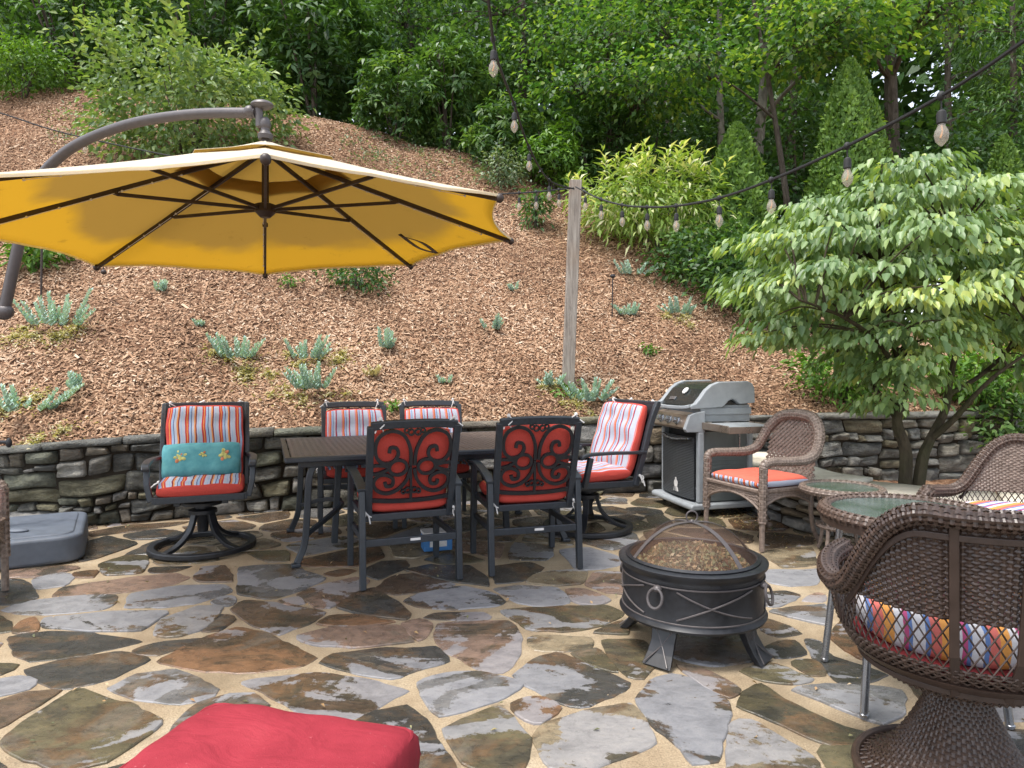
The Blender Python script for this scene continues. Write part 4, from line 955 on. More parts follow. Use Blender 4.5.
# ------------------------------------------------------------------ red ottoman in the foreground
p0=ground(220,706,.42); p1=ground(414,734,.42); d_=(p1-p0); wid=d_.length; d_.normalize(); fwd=Vector((-d_.y,d_.x,0)); dep=.62
cen=(p0+p1)/2-fwd*dep/2
ot=thing('ottoman','crimson cushioned ottoman cut off by the bottom edge of the picture','ottoman',(cen.x,cen.y,.012),math.atan2(d_.y,d_.x))
cushion('seat_cushion',wid*1.10,dep*1.05,.17,Mx((-.02,.02,.340)),[M['cushion_red'],M['cushion_red']],ot,puff=.12,wob=.006,seed=9,corner=.012)
m=MB(); hw,hd=wid*1.10/2-.012,dep*1.05/2-.012
for zz in(.400,.285): m.tube(spline([(-hw-.02,-hd+.02,zz),(-hw-.02,hd+.02,zz),(hw-.02,hd+.02,zz),(hw-.02,-hd+.02,zz)],14,True) if False else [(-.02+x,.02+y,zz+.004*noise.noise(Vector((x*9,y*9,zz)))) for x,y in [(-hw+.03,-hd),(hw-.03,-hd),(hw-.008,-hd+.008),(hw,-hd+.03),(hw,hd-.03),(hw-.008,hd-.008),(hw-.03,hd),(-hw+.03,hd),(-hw+.008,hd-.008),(-hw,hd-.03),(-hw,-hd+.03),(-hw+.008,-hd+.008)]],.006,6,closed=True)
m.build('piping',M['cushion_red'],ot,smooth=True)
m=MB(); m.box((0,0,.225),(wid-.03,dep-.03,.06)); m.build('ottoman_frame',M['wicker_dark'],ot,bevel=.01)
for sx in(-1,1):
    for sy in(-1,1): m=MB(); m.tube([(sx*(wid/2-.05),sy*(dep/2-.05),.2),(sx*(wid/2-.045),sy*(dep/2-.045),0)],.022,10); m.build('leg',M['wicker_dark'],ot,smooth=True)
# ------------------------------------------------------------------ wicker
def strands(m, S, ulist, vlist, amp, w, th, along, closed=False, sub_=2, dia=0.0, keep=None, mi=0):
    """weave flat strands on surface S(u,v)->(point, normal). along 0: strands run in u for each v, 1: the other way."""
    A,B=(ulist,vlist) if along==0 else (vlist,ulist)
    for jb,bv in enumerate(B):
        pts=[];nrm=[]
        na=len(A)
        for ia in range(na*sub_ if closed else (na-1)*sub_+1):
            i=ia//sub_; f=(ia%sub_)/sub_; a0=A[i%na]; a1=A[(i+1)%na] if (i+1<na or closed) else a0
            if closed and i==na-1: a1=a1+ (A[1]-A[0])*na
            av=a0+(a1-a0)*f
            u,v=(av,bv) if along==0 else (bv,av)
            if keep is not None and not keep(u,v):
                if len(pts)>=2: emit(m,pts,nrm,w,th,False,mi)
                pts=[];nrm=[]; continue
            p,n=S(u,v); ph=math.cos(math.pi*(i+f))*(1 if (jb+along)%2==0 else -1)
            pts.append(p+n*amp*ph); nrm.append(n)
        if len(pts)>=2: emit(m,pts,nrm,w,th,closed,mi)
def emit(m, pts, nrm, w, th, closed, mi):
    N=len(pts); o=len(m.v)
    for i,p in enumerate(pts):
        t=(pts[(i+1)%N]-pts[i-1]) if closed else (pts[min(i+1,N-1)]-pts[max(i-1,0)])
        s=t.cross(nrm[i]); 
        if s.length<1e-9: s=Vector((1,0,0))
        s.normalize(); n=nrm[i]
        m.v.append(tuple(p-s*w/2)); m.v.append(tuple(p+n*th/2)); m.v.append(tuple(p+s*w/2)); m.v.append(tuple(p-n*th/2))
    for i in range(N if closed else N-1):
        j=(i+1)%N
        for k in range(4):
            l=(k+1)%4; m.f.append((o+i*4+k,o+i*4+l,o+j*4+l,o+j*4+k)); m.m.append(mi)
def surf(fn, e=1e-3):
    def S(u,v):
        p=Vector(fn(u,v)); du=Vector(fn(u+e,v))-p; dv=Vector(fn(u,v+e))-p; n=du.cross(dv)
        if n.length<1e-12: n=Vector((0,0,1))
        return p,n.normalized()
    return S
def lin(a,b,n): return [a+(b-a)*i/(n-1) for i in range(n)]
def tube_surf(path, r):
    P=[Vector(p) for p in path]; N=len(P); fr=[]
    t0=(P[1]-P[0]).normalized(); a=Vector((1,0,0)) if abs(t0.x)<.9 else Vector((0,1,0)); nr=(a-t0*a.dot(t0)).normalized()
    L=[0]
    for i in range(1,N): L.append(L[-1]+(P[i]-P[i-1]).length)
    for i in range(N):
        t=(P[min(i+1,N-1)]-P[max(i-1,0)]).normalized(); nr=(nr-t*nr.dot(t)).normalized(); fr.append((nr.copy(),t.cross(nr)))
    def S(u,v):      # u angle 0..2pi, v 0..1
        s=max(0,min(1,v))*L[-1]; i=0
        lo,hi=0,N-2
        while lo<hi:
            md=(lo+hi+1)//2
            if L[md]<=s: lo=md
            else: hi=md-1
        i=lo; f=(s-L[i])/max(1e-9,L[i+1]-L[i]); p=P[i].lerp(P[i+1],f); n1=fr[i][0].lerp(fr[i+1][0],f).normalized(); b1=fr[i][1].lerp(fr[i+1][1],f).normalized()
        d=n1*math.cos(u)+b1*math.sin(u); rr=r(v) if callable(r) else r
        return p+d*rr,d
    return S,L[-1]
def woven_tube(m, path, r, pitch=.014, nu=8, w=.011, th=.005, core=True):
    S,L=tube_surf(path,r); nv=max(4,int(L/pitch)); U=[2*math.pi*i/nu for i in range(nu)]
    rm=(r(.5) if callable(r) else r); nv=max(6,int(L/(pitch*1.25)))
    strands(m,S,U,lin(0,1,nv),.0026,pitch*1.12,.0045,0,closed=True,sub_=1)
    strands(m,S,U,lin(0,1,nv),.0026,2*math.pi*rm/nu*.72,.0045,1,sub_=1)
    if core: m.tube(path,(lambda t:(r(t) if callable(r) else r)*.93),nu)

def armchair(label, mat, mat2, group):
    t=thing('wicker_armchair',label,'chair',group=group)
    half=[(.30,.27,.565),(.302,.26,.60),(.302,.2,.615),(.30,.05,.61),(.295,-.1,.61),(.29,-.2,.64),(.278,-.26,.72),(.245,-.30,.81),(.17,-.335,.885),(.07,-.35,.91)]
    rim=spline(half+[(-x,y,z) for x,y,z in half[::-1]],5)
    m=MB(); woven_tube(m,rim,lambda v:.028+.012*math.sin(math.pi*v)**2,.0105,10,.0105); m.build('rim',mat,t,smooth=True)
    for s in(-1,1):
        m=MB(); woven_tube(m,[(s*.30,.27,.57),(s*.30,.275,.40),(s*.30,.28,.20)],.027,.014,8); m.tube([(s*.30,.28,.21),(s*.30,.285,0)],.019,10); m.build('leg',mat,t,smooth=True)
        m=MB(); m.tube(spline([(s*.27,-.20,.36),(s*.275,-.19,.24),(s*.26,-.23,.10),(s*.25,-.30,.0)],6),.016,10); m.ball((s*.25,-.30,.015),.024,6); m.build('leg',mat,t,smooth=True)
    # lattice back panel
    def bw(z):
        return .262 if z<.62 else .262*max(.02,1-((z-.62)/.285)**2.4)**.5
    def bf(u,v):
        z=.42+.475*v; return (u*bw(z)*1.0,-.225-.115*((z-.42)/.48)-.02*(1-u*u),z)
    S=surf(bf); m=MB()
    k=15
    for fam in(-1,1):
        for c in np.linspace(-2.0,2.0,26):
            pts=[];nr=[]
            for i in range(30):
                x=-.262+.524*i/29; z=.42+(.2375+ (x*fam*.95+ c*.235))
                if z<.43 or z>.885 or abs(x)>bw(z)-.004:
                    if len(pts)>1: emit(m,pts,nr,.019,.005,False,0)
                    pts=[];nr=[]; continue
                p,n=S(x/bw(z),(z-.42)/.475); pts.append(p+n*.0035*fam); nr.append(n)
            if len(pts)>1: emit(m,pts,nr,.019,.005,False,0)
    for zz in np.arange(.42,.56,.013):
        pts=[];nr=[]
        for i in range(41):
            u=-1+2*i/40; p,n=S(u,(zz-.42)/.475); pts.append(p+n*.004*(1 if (i+int(zz*77))%2 else -1)); nr.append(n)
        if zz<.50: emit(m,pts,nr,.010,.006,False,0)
    m.build('woven_back',mat2,t,smooth=True)
    # seat deck and arched apron
    m=MB(); pr=[(-.285,.285),(.285,.285),(.27,-.22),(-.27,-.22)]
    per=[]
    for i in range(4):
        a_,b__=Vector((*pr[i],0)),Vector((*pr[(i+1)%4],0))
        for q in range(16): per.append((a_.lerp(b__,q/16),q/16,i))
    def ap(u,v):
        x=(u%1.0)*64; i=int(x)%64; f=x-int(x); p=per[i][0].lerp(per[(i+1)%64][0],f); q=per[i][1]+f/16
        low=.27+.095*math.sin(math.pi*q)**.7; return (p.x,p.y,low+(.41-low)*v)
    S2=surf(ap); strands(m,S2,[i/64 for i in range(64)],lin(0,1,10),.004,.013,.006,0,closed=True,sub_=1); strands(m,S2,[i/64 for i in range(64)],lin(0,1,5),.003,.010,.006,1,sub_=1)
    m.tube([ap(i/64,0) for i in range(64)],.010,6,closed=True); m.tube([ap(i/64,1) for i in range(64)],.016,6,closed=True)
    m.build('woven_apron',mat,t,smooth=True)
    m=MB(); m.box((0,.03,.402),(.55,.49,.02)); m.build('seat_deck',mat,t)
    return t
def armseat(t): return cushion('seat_cushion',.53,.49,.085,Mx((0,.04,.452)),[M['coral'],M['stripe']],t,tuft=((-.35,-.3,.015),(.35,-.3,.015),(-.35,.35,.015),(.35,.35,.015)),seed=12,side=.90)
AG='small wicker armchairs'
ac=armchair('weathered wicker armchair with coral seat cushion in front of the grill',M['wicker_pale'],M['wicker_pale'],AG); armseat(ac)
ac.location=(1.88,5.12,.014); ac.rotation_euler=(0,0,face_rot(-.92,-.38))
dup(ac,(-3.09,3.55,.014),face_rot(.95,.3),'wicker armchair mostly out of view at the left edge beside the umbrella base')

# round side table
st=thing('side_table','small round wicker side table between the armchair and the low wall','table',(2.27,4.70,.012))
m=MB(); m.lathe([(0,.445),(.235,.445),(.235,.452),(0,.452)],40); m.build('glass_top',M['tglass'],st,smooth=True)
m=MB(); woven_tube(m,[(.25*math.cos(2*math.pi*i/60),.25*math.sin(2*math.pi*i/60),.44) for i in range(61)],.024,.015,8); m.build('table_rim',M['wicker_pale'],st,smooth=True)
m=MB(); woven_tube(m,[(.155*math.cos(2*math.pi*i/40),.155*math.sin(2*math.pi*i/40),.19) for i in range(41)],.012,.016,6); m.build('lower_ring',M['wicker_pale'],st,smooth=True)
for k in range(4):
    a=R(30+90*k); c,s=math.cos(a),math.sin(a)
    m=MB(); m.tube(spline([(c*.20,s*.20,.43),(c*.165,s*.165,.3),(c*.15,s*.15,.17),(c*.165,s*.165,.05),(c*.185,s*.185,0)],5),.013,8); m.build('leg',M['wicker_pale'],st,smooth=True)

# bistro table
bt=thing('bistro_table','round glass topped wicker bistro table standing behind the big swivel chair','table',(1.57,2.71,.012))
m=MB(); m.lathe([(0,.70),(.285,.70),(.285,.712),(0,.712)],56); m.build('glass_top',M['tglass'],bt,smooth=True)
m=MB()
for rr,zz,tt in((.30,.700,.026),):
    woven_tube(m,[(rr*math.cos(2*math.pi*i/72),rr*math.sin(2*math.pi*i/72),zz) for i in range(73)],tt,.012,8,.011)
m.lathe([(.285,.66),(.31,.655),(.318,.69),(.30,.70)],56)
m.build('table_rim',M['wicker'],bt,smooth=True)
for k in range(4):
    a=R(216+90*k); c,s=math.cos(a),math.sin(a)
    m=MB(); m.tube([(c*.265,s*.265,.69),(c*.345,s*.345,0)],.0145,12); m.ball((c*.345,s*.345,.008),(.017,.017,.012),5); m.build('leg',M['chrome'],bt,smooth=True)
m=MB(); m.tube([(.20*math.cos(2*math.pi*i/32),.20*math.sin(2*math.pi*i/32),.66) for i in range(32)],.01,7,closed=True); m.build('support_ring',M['black'],bt,smooth=True)

# big barrel swivel chairs
def round_cushion(name,r,t,c,mat,parent):
    V=[];UV=[];Fc=[];pr=[(0,1.0),(.3,1.0),(.6,.985),(.8,.95),(.92,.86),(.98,.72),(1.0,.5),(.985,.28),(.94,.12),(.85,.03),(.6,0),(0,0)]; K=len(pr); n=56
    for i in range(n):
        a=2*math.pi*i/n
        for q,z in pr:
            w_=1+.012*math.sin(a*7+z*3); x,y=r*q*math.cos(a)*w_,r*q*math.sin(a)*w_; V.append((c[0]+x,c[1]+y,c[2]+t*z)); UV.append((x/r*.5+.5,y/r*.5+.5))
    for i in range(n):
        j=(i+1)%n
        for k in range(K-1): Fc.append((i*K+k,i*K+k+1,j*K+k+1,j*K+k))
    return np_mesh(name,V,Fc,mat,parent,smooth=True,uv=UV)
def barrel(label, mat, mat2, group):
    t=thing('wicker_swivel_chair',label,'chair',group=group)
    TH=R(128)
    def ztop(th):
        a=abs(math.degrees(th)); q=1 if a<24 else (0 if a>76 else .5+.5*math.cos(math.pi*(a-24)/52)); return .60+.285*q+(.0 if a<95 else .03*((a-95)/33))
    def rad(th,z):
        q=min(1,max(0,(z-.33)/.14)); r_=.20+.108*math.sin(q*math.pi/2)
        if z>.47: r_+=.05*(z-.47)/.43
        aa=abs(th)
        if aa>R(70): r_+=.032*min(1,(aa-R(70))/R(45))*min(1,max(0,(z-.36)/.2))
        return r_
    def pt(th,z):
        r_=rad(th,z); return (r_*1.04*math.sin(th),-r_*math.cos(th)*(1.0 if abs(th)<math.pi/2 else 1.12),z)
    S=surf(lambda th,z: pt(th,z))
    n=101; U=lin(-TH,TH,n); m=MB()
    # dense lower shell
    strands(m,S,U,lin(.335,.455,14),.0035,.0095,.005,0,sub_=1); strands(m,S,U[::2],lin(.335,.46,8),.002,.008,.005,1,sub_=1)
    m.build('lower_shell',mat,t,smooth=True)
    # crossed lattice band
    m=MB(); 
    for fam in(-1,1):
        for i in range(-8,58):
            pts=[];nr=[]
            for k in range(13):
                f=k/12; th=-TH+2*TH*(i/50)+fam*.30*(f-.5); z=.45+.165*f
                if abs(th)>TH or z>ztop(th)-.02: continue
                p,nn_=S(th,z); pts.append(p+nn_*.003*fam); nr.append(nn_)
            if len(pts)>2: emit(m,pts,nr,.005,.0045,False,0)
    m.build('lattice_band',mat,t,smooth=True)
    # open woven upper back: paired uprights and close horizontals
    m=MB(); V_=lin(.60,.90,32)
    for jz,z in enumerate(V_):
        pts=[];nr=[]
        for i,th in enumerate(U):
            if z>ztop(th)-.008:
                if len(pts)>1: emit(m,pts,nr,.0102,.005,False,0)
                pts=[];nr=[]; continue
            p,nn_=S(th,z); pts.append(p+nn_*.0045*(1 if (i//1+jz)%2 else -1)); nr.append(nn_)
        if len(pts)>1: emit(m,pts,nr,.0102,.005,False,0)
    for i,th in enumerate(U):
        pts=[];nr=[]; z=.60
        while z<ztop(th)-.005: p,nn_=S(th,z); pts.append(p); nr.append(nn_); z+=.03
        if len(pts)>1: emit(m,pts,nr,.0102,.005,False,0)
    m.build('woven_back',mat2,t,smooth=True)
    # thick rolled rim running down into scrolled arm fronts
    rim=[]
    for i in range(61):
        th=-TH+2*TH*i/60; z=ztop(th); p=Vector(pt(th,z)); out=Vector((p.x,p.y,0)).normalized(); rim.append(p+out*.012)
    def arm_end(s):
        th=s*TH; p=Vector(pt(th,ztop(th))); q=[]
        for dx,dz,dy in((.006,-.005,.03),(.015,-.04,.055),(.015,-.11,.06),(.006,-.19,.045),(-.015,-.25,.015),(-.06,-.27,-.01)): q.append(p+Vector((s*dx,dy,dz)))
        return q
    path=spline(arm_end(-1)[::-1]+rim[::3]+arm_end(1),3)
    m=MB(); woven_tube(m,path,lambda v:.027+.006*min(1,abs(2*v-1)*1.1),.0095,10,.0098,.004); m.build('rolled_rim',mat,t,smooth=True)
    # arm front panels
    for s in(-1,1):
        m=MB(); q=arm_end(s)
        def pf(u,v,q=q,s=s):
            f=v*4.999; i=int(f); a=q[i].lerp(q[min(5,i+1)],f-i); th=s*(TH-.02); zz=a.z; p=Vector(pt(th,max(.37,zz))); p.z=a.z; return tuple(a.lerp(p,u))
        strands(m,surf(pf),lin(.02,1,6),lin(0.02,.98,17),.003,.011,.005,0,sub_=2); strands(m,surf(pf),lin(.02,1,6),lin(.02,.98,17),.003,.010,.005,1,sub_=1)
        m.build('arm_front',mat,t,smooth=True)
    # dark metal ribs on the outside of the back
    rp=lambda th,z,o: Vector(pt(th,z))+Vector((math.sin(th),-math.cos(th),0))*o
    for sa in(-1,1):
        m=MB(); m.flat([rp(sa*R(13),z,.016) for z in(.37,.5,.7,.862)],.024,.010,up=(0,1,0)); m.build('back_strut',M['rib'],t,bevel=.003)
    m=MB(); m.flat([rp(th,min(.835,ztop(th)-.055),.014) for th in lin(-R(70),R(70),40)],.008,.018,up=(0,0,1)); m.flat([rp(th,.375,.012) for th in lin(-TH,TH,40)],.008,.016); m.build('frame_hoop',M['rib'],t,bevel=.002)
    m=MB(); m.lathe([(.02,.325),(.17,.33),(.21,.345),(.29,.395),(.30,.41),(.02,.41)],40); m.build('seat_pan',M['rib'],t,smooth=True)
    # woven pedestal
    m=MB(); prof=lambda v:(.29-.23*v**.55 if v<1 else .06, .01+.32*v)
    def pc(u,v):
        r_=.285-.225*(v**.62); return (r_*math.cos(u),r_*math.sin(u),.012+.31*v**1.15)
    Sp=surf(pc); strands(m,Sp,[2*math.pi*i/64 for i in range(64)],lin(0,.98,34),.003,.0105,.005,0,closed=True,sub_=1); strands(m,Sp,[2*math.pi*i/64 for i in range(64)],lin(0,.98,20),.001,.010,.005,1,sub_=1)
    m.lathe([(.28*(1-.78*(v/10)**.62),.008+.305*(v/10)**1.15) for v in range(11)],40)
    m.build('pedestal',mat,t,smooth=True)
    m=MB(); m.tube([(.285*math.cos(2*math.pi*i/48),.285*math.sin(2*math.pi*i/48),.014) for i in range(48)],.014,8,closed=True); m.build('pedestal_ring',mat,t,smooth=True)
    round_cushion('seat_cushion',.285,.13,(0,.02,.44),M['stripe_bold'],t)
    m=MB(); m.lathe([(.24,.432),(.288,.434),(.292,.442),(.285,.45),(.2,.45)],44); m.build('cushion_piping',M['dark_red'],t,smooth=True)
    return t
BG='barrel wicker swivel chairs at the bistro table'
bc=barrel('large dark wicker swivel chair seen from behind at the right edge, striped cushion showing through its lattice',M['wicker_dark'],M['wicker_dark'],BG)
bc['label']='large wicker swivel chair seen from behind, striped cushion showing through its lattice'
bc.location=(1.385,2.12,.012); bc.rotation_euler=(0,0,face_rot(.36,.93))
b2=dup(bc,(2.56,3.46,.012),face_rot(-.85,-.52),'wicker swivel chair facing us beyond the glass bistro table, cut by the right edge')
for c in b2.children:
    if c.name.split('.')[0] in('woven_back','rolled_rim'):
        c.data=c.data.copy(); c.data.materials.clear(); c.data.materials.append(M['wicker_pale'] if c.name.startswith('woven') else M['wicker'])
# ------------------------------------------------------------------ cantilever umbrella
UC=Vector((-1.47,4.07,0)); RIM=2.08; APX=2.615; UR=1.56; TL=.055; A0=math.pi/2+R(19.9)
um=thing('cantilever_umbrella','large ochre and cream cantilever umbrella hanging from a curved grey arm','umbrella',(UC.x,UC.y,0))
def canopy_pt(k, t, w, r0, r1, z0, z1):
    """panel k (0..7), t across 0..1, w down 0..1"""
    a0=A0+k*math.pi/4; a1=a0+math.pi/4
    r_=r0+(r1-r0)*w; P0=Vector((r_*math.cos(a0),r_*math.sin(a0),0)); P1=Vector((r_*math.cos(a1),r_*math.sin(a1),0)); p=P0.lerp(P1,t)
    s=4*t*(1-t); p*=1-.055*s*w**3; z=z0+(z1-z0)*w-.035*s*w*(1-w)*1.5-.012*math.sin(math.pi*w)
    return Vector((p.x,p.y,z+TL*p.x+.012*s*w**4+.016*s*w*noise.noise(Vector((p.x*2.3,p.y*2.3,3.0)))+.006*s*noise.noise(Vector((p.x*8,p.y*8,7.0)))))
def canopy_mesh(name,r0,r1,z0,z1,NT_=12,NW=14,parent=None):
    m=MB()
    for k in range(8):
        V=[canopy_pt(k,i/NT_,j/NW,r0,r1,z0,z1) for j in range(NW+1) for i in range(NT_+1)]
        m.add(V,[(j*(NT_+1)+i,(j+1)*(NT_+1)+i,(j+1)*(NT_+1)+i+1,j*(NT_+1)+i+1) for j in range(NW) for i in range(NT_)])
    o=m.build(name,[M['canopy_out'],M['canopy_in']],parent); bm=bmesh.new(); bm.from_mesh(o.data); bmesh.ops.remove_doubles(bm,verts=bm.verts,dist=1e-4); bm.to_mesh(o.data); bm.free()
    o.data.polygons.foreach_set('use_smooth',[True]*len(o.data.polygons))
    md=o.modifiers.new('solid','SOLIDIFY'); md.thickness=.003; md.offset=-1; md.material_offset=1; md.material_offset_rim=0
    return o
zc=lambda r_:APX+(RIM-APX)*r_/UR
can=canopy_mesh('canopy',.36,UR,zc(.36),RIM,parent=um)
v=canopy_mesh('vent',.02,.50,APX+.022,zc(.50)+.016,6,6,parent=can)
m=MB()
for k in range(8):
    for i in range(12): 
        p=canopy_pt(k,i/12,1,.36,UR,zc(.36),RIM); q=canopy_pt(k,(i+1)/12,1,.36,UR,zc(.36),RIM); m.bar(p+Vector((0,0,-.008)),q+Vector((0,0,-.008)),.005,.012)
m.build('hem',M['canopy_out'],can)
RUN=2.235
for k in range(8):
    a=A0+k*math.pi/4; c,s=math.cos(a),math.sin(a)
    m=MB(); m.bar((c*.05,s*.05,zc(.05)-.035),(c*(UR-.01),s*(UR-.01),RIM-.022+TL*c*UR),.018,.026); rb=m.build('rib',M['rib'],um,bevel=.003)
    m=MB(); m.ball((c*(UR-.005),s*(UR-.005),RIM-.02+TL*c*UR),(.022,.022,.024),6); m.build('rib_cap',M['rib'],rb,smooth=True)
    m=MB()
    for q in(.45,.6,.75,.9,1.05,1.2,1.35): m.ball((c*q-s*.012,s*q+c*.012,zc(q)-.045+TL*c*q),.007,4)
    m.tube([(c*q-s*.012,s*q+c*.012,zc(q)-.046+TL*c*q) for q in(.45,1.35)],.002,4)
    m.build('light_strip',M['white'],rb,smooth=True)
    m=MB(); q=.78; m.bar((c*.05,s*.05,RUN),(c*q,s*q,zc(q)-.05+TL*c*q),.016,.02); m.box((c*q,s*q,zc(q)-.04+TL*c*q),(.03,.03,.03)); m.build('strut',M['rib'],um,bevel=.002)
m=MB(); m.tube([(0,0,RUN-.02),(0,0,APX+.1)],.021,12); m.build('centre_pole',M['rib'],um,smooth=True)
m=MB(); m.lathe([(0,RUN-.05),(.03,RUN-.05),(.06,RUN-.02),(.06,RUN+.025),(.03,RUN+.035),(0,RUN+.035)],16); m.build('runner_hub',M['rib'],um,smooth=True)
m=MB(); m.lathe([(0,APX-.07),(.06,APX-.065),(.07,APX-.02),(.03,APX+.0),(0,APX+.0)],16); m.build('top_hub',M['rib'],um,smooth=True)
m=MB(); m.lathe([(0,APX+.03),(.04,APX+.035),(.045,APX+.06),(.026,APX+.085),(.026,APX+.12),(0,APX+.12)],14); m.ball((0,0,APX+.125),(.033,.033,.045),8); m.build('crown_joint',M['pole'],um,smooth=True)
L0=lambda p:p-UC
# arm: bows up from the mast joint and over the canopy
pp=[at(4,312,4.67),at(13,270,4.67),at(24,222,4.66),at(36,186,4.62),at(54,162,4.56),at(84,141,4.47),at(134,123,4.33),at(196,114,4.19),at(256,113,4.07)]
m=MB(); m.tube([L0(p) for p in spline(pp,6)],lambda t:.037-.007*t,14); m.build('arm',M['pole'],um,smooth=True)
m=MB(); e=L0(at(262,105,4.07)); m.ball(e,(.068,.055,.028),8); m.tube([e+Vector((-.02,0,-.01)),e+Vector((-.012,0,-.13))],.024,12); m.ball(L0(at(250,112,4.07)),.038,7); m.build('arm_end',M['pole'],um,smooth=True)
jx=pp[0]; mx_,my_=-3.57,4.67
m=MB(); m.tube([L0(Vector((mx_,my_,.16))),L0(Vector((mx_,my_,2.35)))],.042,14); m.build('mast',M['pole'],um,smooth=True)
m=MB(); m.ball(L0(jx),(.065,.05,.055),8); m.tube([L0(jx+Vector((0,0,-.01))),L0(Vector((mx_,my_,jx.z)))],.045,12); m.build('tilt_joint',M['pole'],um,smooth=True)
m=MB(); m.tube([L0(Vector((mx_,my_,.78))),L0(Vector((mx_+.13,my_,.78)))],.012,8); m.ball(L0(Vector((mx_+.13,my_,.775))),(.02,.02,.035),6); m.build('crank_handle',M['black'],um,smooth=True)
m=MB(); tg=L0(at(103,262,5.1)); m.tube([tg,tg+Vector((.005,0,-.06))],.004,5); m.ball(tg+Vector((.005,0,-.075)),.02,6); m.build('hanging_weight',M['rib'],um,smooth=True)
# folded tie strap under the far right panel
m=MB(); k=6
def under(kk,t,w,d=.02): q=canopy_pt(kk,t,w,.36,UR,zc(.36),RIM); q.z-=d; return q
a_=under(6,.62,.62); b_=under(6,.55,.92,.04); c_=under(6,.47,.72,.06)
m.flat(spline([a_,under(6,.6,.78,.05),b_],5),.035,.004); m.flat(spline([b_,c_,a_+Vector((0,0,-.01))],5),.03,.004); m.build('tie_strap',M['rib'],um)
# weighted base
BC=L0(Vector((-3.50,4.66,0))); BR_=Matrix.Translation((BC.x,BC.y,0))@Matrix.Rotation(R(30),4,'Z')
def rrect(w,d,r,n=6):
    P=[]
    for cx_,cy_,a in((w/2-r,d/2-r,0),(-w/2+r,d/2-r,90),(-w/2+r,-d/2+r,180),(w/2-r,-d/2+r,270)):
        for i in range(n+1): th=R(a+90*i/n); P.append((cx_+r*math.cos(th),cy_+r*math.sin(th)))
    return P
def slab(m,w,d,r,z0,z1,tp=.985):
    P=rrect(w,d,r); n=len(P); o=m.add([BR_@Vector((x,y,z0)) for x,y in P]+[BR_@Vector((x*tp,y*tp,z1)) for x,y in P],[tuple(range(n-1,-1,-1)),tuple(range(n,2*n))]+[(i,(i+1)%n,n+(i+1)%n,n+i) for i in range(n)])
m=MB(); slab(m,1.02,.92,.13,.012,.185); bs=m.build('base',M['base_plastic'],um,bevel=.022,seg=4,smooth=True)
m=MB(); slab(m,.90,.80,.09,.18,.193); m.build('base_lid',M['base_plastic'],bs,bevel=.006,seg=2)
m=MB(); q=BR_@Vector((.12,-.18,.2)); m.ball(q,(.075,.04,.016),7); m.build('lid_catch',M['base_plastic'],bs,smooth=True)

# ------------------------------------------------------------------ wooden post
p_=hit(567,385); pt_=at(575.5,181,p_.y+.02); pw=thing('wooden_post','tall weathered square timber post on the mulch bank carrying the string lights','post',(p_.x,p_.y,p_.z))
m=MB(); tp_=pt_-p_; m.sweep([(0,0,-.25),(tp_.x*.5+.006,tp_.y*.5,tp_.z*.5),(tp_.x,tp_.y,tp_.z)],[(-.066,-.066),(.066,-.066),(.066,.066),(-.066,.066)],up=(0,1,0)); m.build('post_timber',M['wood'],pw,bevel=.008)
m=MB(); m.tube([(tp_.x-.1,tp_.y-.05,tp_.z-.10),(tp_.x+.1,tp_.y-.05,tp_.z-.10)],.008,6); m.ball((tp_.x+.08,tp_.y-.075,tp_.z-.1),.014,5); m.build('screw_hook',M['black'],pw,smooth=True)

# ------------------------------------------------------------------ string lights
def lights(label, pts, bulbs, drop=.07, first=True):
    P=[at(*p) for p in pts]; root=thing('string_lights',label,'string lights',tuple(P[0]),group='strands of string lights')
    path=spline(P,8); m=MB(); m.tube([q-P[0] for q in path],.0085,6); m.build('cable',M['rubber'],root,smooth=True)
    for (px,py,Y) in bulbs:
        q=at(px,py,Y); j=min(range(len(path)),key=lambda i:abs(((path[i].x/path[i].y)*F+512)-px)+abs((HZ-(path[i].z-H)/path[i].y*F)-py)); q=path[j]-P[0]
        m=MB(); m.ball(q,(.016,.016,.02),6); m.tube([q,q+Vector((.002,0,-drop)),],.0035,5); z=q+Vector((.002,0,-drop))
        m.lathe([(0,0),(.008,0),(.016,-.008),(.018,-.02),(.018,-.052),(.015,-.056),(0,-.056)],14,z); so=m.build('socket',M['rubber'],root,smooth=True)
        m=MB(); m.lathe([(.013,-.054),(.014,-.064),(.024,-.085),(.027,-.100),(.022,-.122),(.010,-.137),(.004,-.143),(0,-.144)],16,z); m.build('bulb',M['bulb'],so,smooth=True)
        m=MB(); m.tube([z+Vector((0,0,-.06)),z+Vector((.004,0,-.085)),z+Vector((-.004,0,-.11))],.0035,5); m.build('filament',M['filament'],so)
    return root
PY=p_.y-.09
lights('string light strand dropping steeply from the top of the picture to the post',[(483,-60,2.9),(489,5,3.3),(497,58,3.9),(514,104,4.8),(529,147,5.7),(549,180,6.7),(574,189,PY)],[(493,40,3.8),(515,106,4.7),(530,148,5.7),(548,179,6.6)],.06)
lights('string light strand sagging right from the post then climbing to the right edge',[(576,187,PY),(598,198,6.6),(622,205,6.2),(647,207,5.7),(676,206,5.2),(719,198,4.6),(771,180,3.95),(847,146,3.3),(941,96,2.7),(1040,30,2.25)],[(584,191,6.8),(600,199,6.5),(622,205,6.2),(647,207,5.7),(676,206,5.2),(719,198,4.6),(771,180,3.95),(847,146,3.3),(941,96,2.7)],.055)
lights('string light strand passing behind the umbrella from the left edge to the post',[(-60,97,8.6),(0,113,8.5),(85,138,8.4),(300,180,8.0),(440,194,7.7),(519,193,7.4),(574,188,PY)],[(88,139,8.4),(519,193,7.4),(538,191,7.3),(557,190,7.2)],.05)
